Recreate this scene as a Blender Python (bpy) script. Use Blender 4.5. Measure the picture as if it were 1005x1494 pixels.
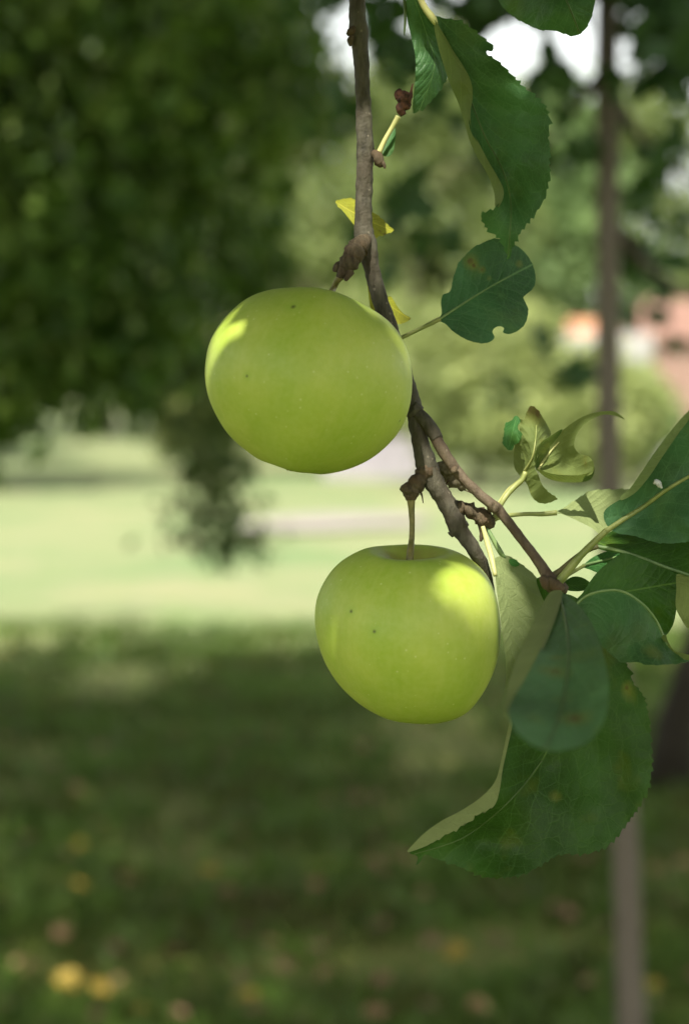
import bpy, math, random
import numpy as np
from mathutils import Vector, Matrix, noise
from mathutils.geometry import delaunay_2d_cdt
for o in list(bpy.data.objects): bpy.data.objects.remove(o, do_unlink=True)
S = bpy.context.scene
COL = S.collection
random.seed(7); RNG = np.random.default_rng(11)

# ------------------------------------------------------------------ camera
PITCH = math.radians(2.29); CAMZ = 1.5; FPX = 1494*50/23.5; FOCUS = 0.79
cd = bpy.data.cameras.new('camera'); cam = bpy.data.objects.new('camera', cd); COL.objects.link(cam)
cd.sensor_fit = 'VERTICAL'; cd.sensor_height = 23.5; cd.sensor_width = 23.5; cd.lens = 50
cd.clip_start = 0.02; cd.clip_end = 2000
cam.location = (0, 0, CAMZ); cam.rotation_euler = (math.radians(90)-PITCH, 0, 0)
cd.dof.use_dof = True; cd.dof.focus_distance = FOCUS-0.012; cd.dof.aperture_fstop = 5.0; cd.dof.aperture_blades = 7
cd.dof.aperture_rotation = 0.3
S.camera = cam
# ------------------------------------------------------------------ light
SUN_EL = math.radians(56); SUN_AZ = math.radians(180+14)       # azimuth from +Y, clockwise: behind the camera, a bit to the left
TO_SUN = Vector((math.sin(SUN_AZ)*math.cos(SUN_EL), math.cos(SUN_AZ)*math.cos(SUN_EL), math.sin(SUN_EL)))
w = bpy.data.worlds.new("World"); S.world = w; w.use_nodes = True
wn = w.node_tree; wn.nodes.clear()
sky = wn.nodes.new('ShaderNodeTexSky'); sky.sky_type = 'NISHITA'; sky.sun_disc = False
sky.sun_elevation = SUN_EL; sky.sun_rotation = SUN_AZ; sky.air_density = 1.0; sky.dust_density = 3.0; sky.ozone_density = 1.0
bg = wn.nodes.new('ShaderNodeBackground'); bg.inputs['Strength'].default_value = 0.15
wo = wn.nodes.new('ShaderNodeOutputWorld')
hs = wn.nodes.new('ShaderNodeHueSaturation'); hs.inputs['Saturation'].default_value = .28   # hazy, whitish summer sky
wn.links.new(sky.outputs[0], hs.inputs['Color']); tn = wn.nodes.new('ShaderNodeMix'); tn.data_type = 'RGBA'; tn.blend_type = 'MULTIPLY'; tn.inputs[0].default_value = 1; tn.inputs[7].default_value = (1, .98, .89, 1)
wn.links.new(hs.outputs[0], tn.inputs[6]); wn.links.new(tn.outputs[2], bg.inputs[0]); wn.links.new(bg.outputs[0], wo.inputs[0])
sl = bpy.data.lights.new('sun', 'SUN'); sl.energy = 3.6; sl.angle = math.radians(0.55); sl.color = (1, .94, .82)
so = bpy.data.objects.new('sun', sl); COL.objects.link(so)
so.rotation_euler = (-TO_SUN).to_track_quat('-Z', 'Y').to_euler(); so.location = (0, -5, 20)
S.view_settings.view_transform = 'Standard'; S.view_settings.look = 'None'
S.view_settings.exposure = 1.38; S.view_settings.gamma = 1
S.cycles.max_bounces = 8; S.cycles.diffuse_bounces = 4; S.cycles.transmission_bounces = 4; S.cycles.transparent_max_bounces = 4
S.cycles.use_denoising = True; S.cycles.sample_clamp_indirect = 6

# ------------------------------------------------------------------ helpers
FWD = Vector((0, math.cos(PITCH), -math.sin(PITCH))); UP = Vector((0, math.sin(PITCH), math.cos(PITCH))); RT = Vector((1, 0, 0))
CP = Vector((0, 0, CAMZ))
def P(px, py, d):
    "point at distance d (m) along the view axis that the photograph shows at px, py"
    d = float(d); return CP + d*(FWD + float((px-502.5)/FPX)*RT + float((747-py)/FPX)*UP)
def Q(px, py, mm=0): return P(px, py, FOCUS + mm/1000)
def tag(o, label=None, cat=None, group=None, kind=None):
    if label: o['label'] = label
    if cat: o['category'] = cat
    if group: o['group'] = group
    if kind: o['kind'] = kind
    return o
def empty(name, loc=(0, 0, 0)):
    o = bpy.data.objects.new(name, None); COL.objects.link(o); o.location = loc; o.empty_display_size = .05; return o
def mesh(name, verts, faces, mat, parent=None, smooth=True, uv=None):
    me = bpy.data.meshes.new(name)
    verts = np.asarray(verts, dtype=np.float32)
    off = np.zeros(3, dtype=np.float32)
    if parent is not None: off = np.array(parent.matrix_basis.translation if parent.parent is None else (parent.parent.matrix_basis @ parent.matrix_basis).translation, dtype=np.float32)
    verts = verts-off
    if isinstance(faces, np.ndarray):
        k = faces.shape[1]; n = len(faces)
        me.vertices.add(len(verts)); me.vertices.foreach_set('co', verts.ravel())
        me.loops.add(n*k); me.loops.foreach_set('vertex_index', faces.astype(np.int32).ravel())
        me.polygons.add(n); me.polygons.foreach_set('loop_start', np.arange(0, n*k, k, dtype=np.int32))
        me.update(calc_edges=True)
    else:
        me.from_pydata(verts.tolist(), [], [list(f) for f in faces]); me.update()
    me.polygons.foreach_set('use_smooth', [smooth]*len(me.polygons))
    if uv is not None:
        l = me.uv_layers.new(name='vein')
        idx = np.zeros(len(me.loops), dtype=np.int32); me.loops.foreach_get('vertex_index', idx)
        l.data.foreach_set('uv', np.asarray(uv, dtype=np.float32)[idx].ravel())
    if isinstance(mat, (list, tuple)):
        for m in mat: me.materials.append(m)
    else: me.materials.append(mat)
    o = bpy.data.objects.new(name, me); COL.objects.link(o)
    if parent is not None: o.parent = parent
    return o
def cr(pts, step):
    "Catmull-Rom through pts (n,k arrays), spacing about step on first two/three columns"
    pts = np.asarray(pts, float); n = len(pts); out = []
    for i in range(n-1):
        p0 = pts[max(i-1, 0)]; p1 = pts[i]; p2 = pts[i+1]; p3 = pts[min(i+2, n-1)]
        L = np.linalg.norm((p2-p1)[:2 if pts.shape[1] < 4 else 3]); m = max(1, int(round(L/step)))
        for k in range(m):
            t = k/m
            out.append(.5*((2*p1)+(-p0+p2)*t+(2*p0-5*p1+4*p2-p3)*t*t+(-p0+3*p1-3*p2+p3)*t**3))
    out.append(pts[-1]); return np.array(out)
def tube_geo(pts, rad, seg=12, rough=0, freq=200, cap=True, seed=0):
    pts = [Vector([float(q) for q in p]) for p in pts]; rad = [float(r) for r in rad]; n = len(pts); V = []; F = []
    up = None
    for i, p in enumerate(pts):
        t = (pts[min(i+1, n-1)]-pts[max(i-1, 0)]).normalized()
        if up is None: up = t.orthogonal().normalized()
        up = (up-t*up.dot(t)).normalized(); sd = t.cross(up)
        for k in range(seg):
            a = 2*math.pi*k/seg; d = up*math.cos(a)+sd*math.sin(a); r = rad[i]
            if rough:
                q = p+d*r
                r *= 1+rough*(noise.noise(q*freq+Vector((seed, 0, 0)))*1.2+.6*noise.noise(q*freq*2.7))
            V.append(p+d*r)
    for i in range(n-1):
        for k in range(seg):
            a = i*seg+k; b = i*seg+(k+1) % seg
            F.append((a, b, b+seg, a+seg))
    if cap:
        F.append(tuple(range(seg))[::-1]); F.append(tuple((n-1)*seg+k for k in range(seg)))
    return V, F
def merge(parts):
    V = []; F = []
    for v, f in parts:
        o = len(V); V += [tuple(x) for x in v]; F += [tuple(i+o for i in q) for q in f]
    return V, F
def px_tube(pts, step=4, seg=14, rough=0, freq=200, seed=0):
    "pts: (px, py, width px, mm)"
    a = cr([(x, y, m, wd) for x, y, wd, m in pts], step)
    # columns: x,y,mm,width
    P3 = []; R = []
    for x, y, m, wd in a:
        P3.append(Q(x, y, m)); R.append(max(wd, .8)/2*(FOCUS+m/1000)/FPX)
    return tube_geo(P3, R, seg, rough, freq, seed=seed)
# ------------------------------------------------------------------ materials
def newmat(name):
    m = bpy.data.materials.new(name); m.use_nodes = True; nt = m.node_tree; nt.nodes.clear()
    return m, nt, nt.nodes.new('ShaderNodeOutputMaterial')
def nd(nt, t, **kw):
    n = nt.nodes.new(t)
    for k, v in kw.items():
        if k.startswith('i_'):
            key = k[2:].replace('_', ' ')
            n.inputs[key].default_value = v
        else: setattr(n, k, v)
    return n
def mix(nt, fac, a, b, mode='MIX'):
    n = nt.nodes.new('ShaderNodeMix'); n.data_type = 'RGBA'; n.blend_type = mode
    for s, v in ((n.inputs[0], fac), (n.inputs[6], a), (n.inputs[7], b)):
        if isinstance(v, bpy.types.NodeSocket): nt.links.new(v, s)
        elif isinstance(v, (int, float)): s.default_value = v
        else: s.default_value = (*v, 1) if len(v) == 3 else v
    return n.outputs[2]
def math_(nt, op, a, b=0, c=None, clamp=False):
    n = nt.nodes.new('ShaderNodeMath'); n.operation = op; n.use_clamp = clamp
    for i, v in enumerate((a, b) if c is None else (a, b, c)):
        if isinstance(v, bpy.types.NodeSocket): nt.links.new(v, n.inputs[i])
        else: n.inputs[i].default_value = v
    return n.outputs[0]
def ramp(nt, src, stops):
    n = nt.nodes.new('ShaderNodeValToRGB'); nt.links.new(src, n.inputs[0])
    e = n.color_ramp.elements
    while len(e) < len(stops): e.new(.5)
    for k, (p, c) in enumerate(stops):
        e[k].position = p; e[k].color = (c, c, c, 1) if isinstance(c, (int, float)) else (*c, 1)
    return n.outputs[0]
def noise_n(nt, scale, detail=3, rough=.55, vec=None, dist=0):
    n = nt.nodes.new('ShaderNodeTexNoise'); n.inputs['Scale'].default_value = scale; n.inputs['Detail'].default_value = detail
    n.inputs['Roughness'].default_value = rough; n.inputs['Distortion'].default_value = dist
    if vec is not None: nt.links.new(vec, n.inputs['Vector'])
    return n.outputs['Fac']
def geopos(nt): return nt.nodes.new('ShaderNodeNewGeometry').outputs['Position']
def bsdf(nt, out, col, rough=.5, bump=None, bstr=.2, bdist=.001, sss=0, sssr=None, spec=.5, trans=None, tfac=.3):
    b = nt.nodes.new('ShaderNodeBsdfPrincipled')
    if isinstance(col, bpy.types.NodeSocket): nt.links.new(col, b.inputs['Base Color'])
    else: b.inputs['Base Color'].default_value = (*col, 1)
    if isinstance(rough, bpy.types.NodeSocket): nt.links.new(rough, b.inputs['Roughness'])
    else: b.inputs['Roughness'].default_value = rough
    b.inputs['Specular IOR Level'].default_value = spec
    if sss:
        b.inputs['Subsurface Weight'].default_value = sss; b.inputs['Subsurface Radius'].default_value = sssr; b.inputs['Subsurface Scale'].default_value = 1
    if bump is not None:
        bn = nt.nodes.new('ShaderNodeBump'); bn.inputs['Strength'].default_value = bstr; bn.inputs['Distance'].default_value = bdist
        nt.links.new(bump, bn.inputs['Height']); nt.links.new(bn.outputs[0], b.inputs['Normal'])
    sh = b.outputs[0]
    if trans is not None:
        t = nt.nodes.new('ShaderNodeBsdfTranslucent')
        if isinstance(trans, bpy.types.NodeSocket): nt.links.new(trans, t.inputs[0])
        else: t.inputs[0].default_value = (*trans, 1)
        m = nt.nodes.new('ShaderNodeMixShader'); m.inputs[0].default_value = tfac
        nt.links.new(sh, m.inputs[1]); nt.links.new(t.outputs[0], m.inputs[2]); sh = m.outputs[0]
    nt.links.new(sh, out.inputs[0]); return b

def leaf_mat(name, top, under, spots=0.0, yellow=0.25, tr=(.12, .26, .03), tf=.28, nveins=9, marks=(), midw=.03):
    "broad leaf seen close: vein pattern from the vein coordinates, paler matt underside, blotches"
    m, nt, out = newmat(name)
    uv = nd(nt, 'ShaderNodeUVMap', uv_map='vein').outputs[0]
    sx = nd(nt, 'ShaderNodeSeparateXYZ'); nt.links.new(uv, sx.inputs[0]); u, v = sx.outputs[0], sx.outputs[1]
    pos = geopos(nt)
    wob = math_(nt, 'MULTIPLY', math_(nt, 'SUBTRACT', noise_n(nt, 90, 2, vec=pos), .5), .07)
    av = math_(nt, 'ABSOLUTE', v)
    ph = math_(nt, 'SUBTRACT', math_(nt, 'ADD', u, wob), math_(nt, 'MULTIPLY', math_(nt, 'POWER', av, .8), .42))
    # a side offset so left and right veins alternate
    ph = math_(nt, 'ADD', ph, math_(nt, 'MULTIPLY', math_(nt, 'GREATER_THAN', v, 0), .045))
    fr = math_(nt, 'ABSOLUTE', math_(nt, 'SUBTRACT', math_(nt, 'FRACT', math_(nt, 'MULTIPLY', ph, nveins)), .5))
    lat = math_(nt, 'SUBTRACT', 1, math_(nt, 'DIVIDE', fr, .05), clamp=True)
    latw = math_(nt, 'SUBTRACT', 1, math_(nt, 'DIVIDE', fr, .3), clamp=True)
    latf = math_(nt, 'MULTIPLY', lat, math_(nt, 'SUBTRACT', 1, math_(nt, 'MULTIPLY', av, .75), clamp=True))
    mid = math_(nt, 'SUBTRACT', 1, math_(nt, 'DIVIDE', av, midw), clamp=True)
    vor = nd(nt, 'ShaderNodeTexVoronoi', feature='DISTANCE_TO_EDGE'); vor.inputs['Scale'].default_value = 620; nt.links.new(pos, vor.inputs['Vector'])
    ret = math_(nt, 'SUBTRACT', 1, math_(nt, 'DIVIDE', vor.outputs['Distance'], .12), clamp=True)
    vor2 = nd(nt, 'ShaderNodeTexVoronoi', feature='DISTANCE_TO_EDGE'); vor2.inputs['Scale'].default_value = 190; nt.links.new(pos, vor2.inputs['Vector'])
    ret2 = math_(nt, 'SUBTRACT', 1, math_(nt, 'DIVIDE', vor2.outputs['Distance'], .05), clamp=True)
    big = ramp(nt, noise_n(nt, 38, 3, vec=pos), [(.4, 0), (.62, 1)])
    yel = ramp(nt, noise_n(nt, 60, 2, vec=pos), [(.56, 0), (.75, 1)])
    top = tuple(c*1.34 for c in top); dark = tuple(c*.72 for c in top); tone_hi = tuple(c*1.35 for c in top)
    c = mix(nt, big, dark, tone_hi)  # random blotches between a darker and a lighter tone
    c = mix(nt, math_(nt, 'MULTIPLY', yel, yellow), c, (top[0]*2.6+.02, top[1]*1.5, top[2]*.6))
    vein = tuple(min(1, a*1.6+b) for a, b in zip(top, (.045, .055, .025)))
    c = mix(nt, math_(nt, 'MULTIPLY', latf, .42), c, vein)
    c = mix(nt, math_(nt, 'MULTIPLY', ret2, .22), c, vein)
    c = mix(nt, math_(nt, 'MULTIPLY', ret, .14), c, vein)
    c = mix(nt, math_(nt, 'MULTIPLY', mid, .6), c, (vein[0]*1.8, vein[1]*1.5, vein[2]*1.4))
    cu = mix(nt, big, tuple(x*.88 for x in under), tuple(x*1.1 for x in under))
    cu = mix(nt, math_(nt, 'MULTIPLY', latf, .45), cu, tuple(min(1, x*1.45) for x in under))
    cu = mix(nt, math_(nt, 'MULTIPLY', ret, .22), cu, tuple(x*.72 for x in under))
    geo = nt.nodes.new('ShaderNodeNewGeometry')
    col = mix(nt, geo.outputs['Backfacing'], c, cu)
    if spots:
        sp = ramp(nt, noise_n(nt, 75, 4, .6, vec=pos, dist=.4), [(1-spots-.05, 0), (1-spots, 1)])
        halo = ramp(nt, noise_n(nt, 75, 4, .6, vec=pos, dist=.4), [(1-spots-.13, 0), (1-spots, 1)])
        col = mix(nt, math_(nt, 'MULTIPLY', halo, .35), col, (.19, .2, .03))
        col = mix(nt, math_(nt, 'MULTIPLY', sp, .85), col, (.10, .045, .02))
    for (mx, my, mz, mr) in marks:      # brown scab spots and bite scars, each with a yellowish halo
        dd = nd(nt, 'ShaderNodeVectorMath', operation='DISTANCE'); nt.links.new(pos, dd.inputs[0]); dd.inputs[1].default_value = Q(mx, my, mz)
        dj = math_(nt, 'ADD', dd.outputs['Value'], math_(nt, 'MULTIPLY', math_(nt, 'SUBTRACT', noise_n(nt, 420, 3, .6, vec=pos), .5), mr*1.1))
        col = mix(nt, math_(nt, 'MULTIPLY', ramp(nt, math_(nt, 'DIVIDE', dj, mr*2.6), [(.3, 1), (1, 0)]), .5), col, (.17, .17, .03))
        col = mix(nt, math_(nt, 'MULTIPLY', ramp(nt, math_(nt, 'DIVIDE', dj, mr), [(.5, 1), (1, 0)]), .8), col, (.09, .042, .02))
    fine = noise_n(nt, 1500, 2, vec=pos)
    h = math_(nt, 'ADD', math_(nt, 'MULTIPLY', latw, -.9), math_(nt, 'MULTIPLY', math_(nt, 'ADD', ret, math_(nt, 'MULTIPLY', ret2, 2)), -.3))
    h = math_(nt, 'ADD', h, math_(nt, 'MULTIPLY', fine, .25))
    rg = mix(nt, geo.outputs['Backfacing'], (.46,)*3, (.75,)*3)
    bsdf(nt, out, col, rg, h, .35, .0005, spec=.24, trans=mix(nt, .5, col, tr), tfac=tf)
    return m
def simple(name, c1, c2, scale=60, rough=.7, bstr=.3, bdist=.001, trans=None, tfac=.3, spec=.4, stops=(.35, .65), det=4):
    m, nt, out = newmat(name); pos = geopos(nt)
    n = noise_n(nt, scale, det, .6, vec=pos)
    c = mix(nt, ramp(nt, n, [(stops[0], 0), (stops[1], 1)]), c1, c2)
    bsdf(nt, out, c, rough, n, bstr, bdist, trans=trans, tfac=tfac, spec=spec); return m
def foliage(name, cols, scale, trans, tf=.35, rough=.5, spec=.4):
    "leaf mass: colour changes from clump to clump and leaf to leaf"
    m, nt, out = newmat(name); pos = geopos(nt)
    n = noise_n(nt, scale, 3, .6, vec=pos)
    vor = nd(nt, 'ShaderNodeTexVoronoi'); vor.inputs['Scale'].default_value = scale*6; nt.links.new(pos, vor.inputs['Vector'])
    f = math_(nt, 'ADD', math_(nt, 'MULTIPLY', n, .65), math_(nt, 'MULTIPLY', vor.outputs['Color'], .35))
    st = [(.3+.4*i/(len(cols)-1), c) for i, c in enumerate(cols)]
    c = ramp(nt, f, st)
    bsdf(nt, out, c, rough, spec=spec, trans=mix(nt, .5, c, trans), tfac=tf); return m

def bark_mat(name, a, b, c, sc=400, lent=True, green=0):
    m, nt, out = newmat(name); pos = geopos(nt)
    mp = nd(nt, 'ShaderNodeMapping'); mp.inputs['Scale'].default_value = (1, 1, .28); nt.links.new(pos, mp.inputs[0])
    n1 = noise_n(nt, sc, 5, .65, vec=mp.outputs[0]); n2 = noise_n(nt, sc*.22, 3, .6, vec=pos); n3 = noise_n(nt, sc*3, 3, .6, vec=pos)
    col = mix(nt, ramp(nt, n1, [(.3, 0), (.7, 1)]), a, b)
    col = mix(nt, ramp(nt, n2, [(.45, 0), (.68, .8)]), col, c)
    h = math_(nt, 'ADD', n1, math_(nt, 'MULTIPLY', n3, .4))
    if lent:
        v = nd(nt, 'ShaderNodeTexVoronoi'); v.inputs['Scale'].default_value = sc*.62; v.inputs['Randomness'].default_value = 1; nt.links.new(pos, v.inputs['Vector'])
        d = math_(nt, 'MULTIPLY', math_(nt, 'LESS_THAN', v.outputs['Distance'], .13), math_(nt, 'GREATER_THAN', noise_n(nt, sc*.5, 1, vec=pos), .5))
        col = mix(nt, math_(nt, 'MULTIPLY', d, .3), col, (.32, .28, .21)); h = math_(nt, 'ADD', h, d)
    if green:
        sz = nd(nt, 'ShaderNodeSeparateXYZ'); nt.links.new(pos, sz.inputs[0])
        col = mix(nt, ramp(nt, math_(nt, 'ADD', sz.outputs[2], math_(nt, 'MULTIPLY', n2, .2)), [(1.0, .55), (1.35, 0)]), col, (.225, .19, .158))  # paler low down: sun dapple put into the bark colour
    bsdf(nt, out, col, .72, h, .9, .0009 if sc > 100 else .01, spec=.3); return m

M = {}
M['bark'] = bark_mat('twig bark', (.034, .031, .021), (.108, .099, .070), (.06, .049, .033))
M['bark_brown'] = bark_mat('brown twig bark', (.07, .052, .034), (.155, .12, .078), (.06, .038, .024))
M['bark_rough'] = bark_mat('spur bark', (.035, .027, .014), (.13, .10, .06), (.08, .045, .022), sc=700, lent=False)
M['bark_pale'] = bark_mat('peeled twig', (.42, .3, .19), (.55, .42, .28), (.35, .2, .12), sc=500, lent=False)
M['bark_dark'] = simple('dead brown husk', (.02, .009, .006), (.11, .045, .025), 500, .85, .8, .0008)
M['web'] = simple('dry papery husk', (.13, .115, .065), (.3, .26, .17), 600, .9, .8, .0008, trans=(.3, .27, .16), tfac=.3)
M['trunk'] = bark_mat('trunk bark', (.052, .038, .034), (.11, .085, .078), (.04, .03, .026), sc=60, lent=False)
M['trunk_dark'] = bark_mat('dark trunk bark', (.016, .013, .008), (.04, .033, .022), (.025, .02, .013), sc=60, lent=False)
M['trunk_sun_low'] = bark_mat('young trunk bark', (.035, .029, .021), (.08, .067, .05), (.065, .053, .04), sc=80, lent=False, green=1)
M['petiole'] = simple('petiole', (.16, .2, .05), (.28, .3, .1), 150, .45, .2)
M['petiole_pale'] = simple('pale petiole', (.38, .4, .15), (.5, .47, .2), 150, .45, .2)
M['petiole_dark'] = simple('dark petiole', (.07, .08, .025), (.15, .13, .05), 150, .5, .2)
M['rib'] = simple('leaf rib', (.11, .19, .07), (.17, .25, .09), 150, .5, .2)
M['rib_dim'] = simple('dim leaf rib', (.055, .1, .03), (.09, .14, .045), 150, .5, .2)
M['stalk'] = simple('apple stalk', (.1, .1, .025), (.21, .18, .06), 260, .5, .4)
M['leaf'] = leaf_mat('leaf green', (.034, .090, .030), (.17, .22, .075))
M['leaf_blue'] = leaf_mat('leaf blue green', (.030, .082, .034), (.15, .2, .07), spots=.0)
M['leaf_spot'] = leaf_mat('leaf green with scab spots', (.032, .082, .026), (.19, .23, .08), marks=[(948, 958, -34, .002), (845, 930, -30, .001)])
M['leaf_deep'] = leaf_mat('leaf deep green', (.018, .058, .005), (.16, .2, .065), yellow=.5)
M['leaf_near'] = leaf_mat('near leaf green with two scab spots', (.05, .11, .045), (.22, .26, .10), yellow=.3, marks=[(808, 988, -140, .0028), (838, 1052, -175, .0026), (812, 965, -128, .0014)])  # base lightened to put the sky sheen into its colour
M['leaf_low'] = leaf_mat('low leaf deep green and mottled', (.016, .046, .006), (.19, .22, .085), yellow=.8, midw=.012, marks=[(922, 1010, -26, .0018), (915, 1003, -26, .0012), (690, 1262, -21, .0016), (810, 1160, -18, .0012), (860, 1120, -24, .001)])
M['leaf_bitten'] = leaf_mat('bitten leaf green', (.026, .076, .032), (.15, .2, .07), marks=[(686, 381, 8, .0014), (691, 387, 8, .001), (703, 393, 8, .0007), (713, 405, 7, .0006), (758, 385, 11, .0008)])
M['leaf_under'] = leaf_mat('leaf underside pale', (.03, .09, .03), (.22, .27, .11))
M['leaf_yellow'] = leaf_mat('leaf yellow', (.2, .21, .022), (.33, .31, .045), spots=.36, tr=(.4, .38, .03), tf=.35)
M['leaf_curl'] = leaf_mat('leaf curling and browning', (.05, .105, .026), (.165, .215, .065), marks=[(777, 596, 6, .0035), (786, 603, 6, .0022), (790, 650, 2, .0014), (856, 676, -2, .001)], spots=.3, tr=(.3, .33, .06), tf=.4)
M['leaf_fresh'] = leaf_mat('leaf fresh green', (.034, .12, .03), (.16, .24, .08), tf=.4)

# ------------------------------------------------------------------ leaves seen close
def tps(ctrl):
    c = np.array(ctrl, float); n = len(c)
    X = c[:, :2]/100; z = c[:, 2]
    def U(r2): return np.where(r2 > 1e-9, r2*np.log(r2+1e-12), 0)
    K = U(((X[:, None]-X[None])**2).sum(-1)); Pm = np.c_[np.ones(n), X]
    A = np.zeros((n+3, n+3)); A[:n, :n] = K+np.eye(n)*1e-3; A[:n, n:] = Pm; A[n:, :n] = Pm.T
    s = np.linalg.lstsq(A, np.r_[z, 0, 0, 0], rcond=None)[0]
    def f(p):
        p = np.asarray(p, float)/100
        return U(((p[:, None]-X[None])**2).sum(-1))@s[:n]+s[n]+p@s[n+1:]
    return f
def smooth_outline(out, step, ser, per, rnd):
    pts = np.array([(p[0], p[1], p[2] if len(p) > 2 else 1) for p in out], float); n = len(pts); R = []
    for i in range(n):
        p0, p1, p2, p3 = pts[i-1], pts[i], pts[(i+1) % n], pts[(i+2) % n]
        m = max(1, int(round(np.linalg.norm((p2-p1)[:2])/step)))
        for k in range(m):
            t = k/m
            q = .5*((2*p1)+(-p0+p2)*t+(2*p0-5*p1+4*p2-p3)*t*t+(-p0+3*p1-3*p2+p3)*t**3)
            q[2] = p1[2]*(1-t)+p2[2]*t; R.append(q)
    R = np.array(R)
    if ser:
        d = np.roll(R, -1, 0)[:, :2]-np.roll(R, 1, 0)[:, :2]; L = np.linalg.norm(d, axis=1)+1e-6
        area = .5*np.sum(R[:, 0]*np.roll(R[:, 1], -1)-np.roll(R[:, 0], -1)*R[:, 1])
        nrm = np.c_[d[:, 1], -d[:, 0]]/L[:, None]*(1 if area > 0 else -1)
        s = np.cumsum(np.linalg.norm(np.roll(R, -1, 0)[:, :2]-R[:, :2], axis=1))
        tooth = []
        pos = 0; cur = per*rnd.uniform(.7, 1.3); a = rnd.uniform(.6, 1.2)
        for x in s:
            if x-pos > cur: pos = x; cur = per*rnd.uniform(.6, 1.4); a = rnd.uniform(.4, 1.25)
            tooth.append(a*((x-pos)/cur)**1.3-.35)
        R[:, :2] += nrm*(ser*np.array(tooth)*R[:, 2])[:, None]
    return R[:, :2]
def near_poly(p, poly):
    "signed distance and arclength fraction of points p to open polyline"
    poly = np.asarray(poly, float); best = np.full(len(p), 1e9); u = np.zeros(len(p)); sg = np.ones(len(p))
    seg = np.linalg.norm(poly[1:]-poly[:-1], axis=1); cum = np.r_[0, np.cumsum(seg)]; T = cum[-1]
    for i in range(len(seg)):
        a, b = poly[i], poly[i+1]; ab = b-a; t = ((p-a)@ab)/(ab@ab)
        tc = np.clip(t, 0 if i else -9, 1 if i < len(seg)-1 else 9); tcc = np.clip(t, 0, 1)
        q = a+tcc[:, None]*ab; d = np.linalg.norm(p-q, axis=1)
        cr_ = ab[0]*(p[:, 1]-a[1])-ab[1]*(p[:, 0]-a[0]); m = d < best
        best[m] = d[m]; u[m] = ((cum[i]+tcc*seg[i])/T)[m]; sg[m] = np.sign(cr_)[m]
    return u, best*sg
def patch(out, mid, z, ser=0, per=12, flip=False, half=70, crease=0, ripple=0.5, seed=1, grid=6, zadd=0, holes=()):
    rnd = random.Random(seed)
    O = smooth_outline(out, 2.2 if ser else 3.5, ser, per, rnd)
    x0, y0 = O.min(0); x1, y1 = O.max(0)
    g = [(x+rnd.uniform(-1, 1), y+rnd.uniform(-1, 1)) for x in np.arange(x0+2, x1, grid) for y in np.arange(y0+2, y1, grid)]
    g = np.array(g)
    # inside test and keep away from the edge
    A = O; B = np.roll(O, -1, 0); ins = np.zeros(len(g), bool)
    for a, b in zip(A, B):
        c = ((a[1] > g[:, 1]) != (b[1] > g[:, 1]))
        with np.errstate(divide='ignore', invalid='ignore'):
            xx = (b[0]-a[0])*(g[:, 1]-a[1])/(b[1]-a[1])+a[0]
        ins ^= c & (g[:, 0] < xx)
    g = g[ins]
    if len(g): g = g[np.min(((g[:, None]-O[None])**2).sum(-1), axis=1) > 4]
    pts = np.r_[O, g] if len(g) else O; n = len(O)
    r = delaunay_2d_cdt([Vector(p) for p in pts], [], [list(range(n))], 1, 1e-4)
    V2 = np.array([tuple(v) for v in r[0]]); F = r[2]
    f = tps(z); zz = f(V2)
    u, v = near_poly(V2, cr(mid, 8))
    zz = zz+crease*np.abs(v)+zadd
    ph = np.array([noise.noise(Vector((a/38, b/38, seed*3.1))) for a, b in V2])
    zz = zz+ripple*1.6*ph*np.clip(np.abs(v)/half, 0, 1.3)+ripple*.8*np.sin(u*40+np.abs(v)/half*-6)*np.clip(np.abs(v)/half, 0, 1)
    W = [Q(a, b, c) for (a, b), c in zip(V2, zz)]
    FF = []
    for t in F:
        a, b, c = (W[i] for i in t); nn = (b-a).cross(c-a)
        toward = nn.dot(CP-a) > 0
        FF.append(tuple(t) if toward != flip else tuple(t)[::-1])
    uv = np.c_[u, v/half]
    return W, FF, uv, f
def leaf(parent, mat, patches, rib=None, ribmat='rib', ribw=(5, 1.6), petiole=None, petmat='petiole', label=None, name='leaf'):
    V = []; F = []; UVS = []; f0 = None
    for k, pa in enumerate(patches):
        W, FF, uv, f = patch(**pa)
        if k == 0: f0 = f
        o = len(V); V += W; F += [tuple(i+o for i in q) for q in FF]; UVS.append(uv)
    o = mesh(name, [tuple(v) for v in V], F, M[mat], parent, uv=np.concatenate(UVS))
    if label: o['label'] = label
    if rib:
        r = cr(rib, 6); z = f0(r); n = len(r); cre = patches[0].get('zadd', 0)
        tp = [Q(a, b, c-.25+cre) for (a, b), c in zip(r, z)]
        rr = [(ribw[0]+(ribw[1]-ribw[0])*i/(n-1))/2*FOCUS/FPX for i in range(n)]
        g = tube_geo(tp, rr, 8)
        mesh('midrib', g[0], g[1], M[ribmat], o)
    if petiole:
        g = px_tube(petiole, 5, 10, .04, 500); mesh('petiole', g[0], g[1], M[petmat], o)
    return o

root = empty('apple_branch', Q(520, -60, 0))
tag(root, 'knobbly apple tree branch with broad serrated green leaves, two green apples hanging from it', 'branch')
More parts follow.
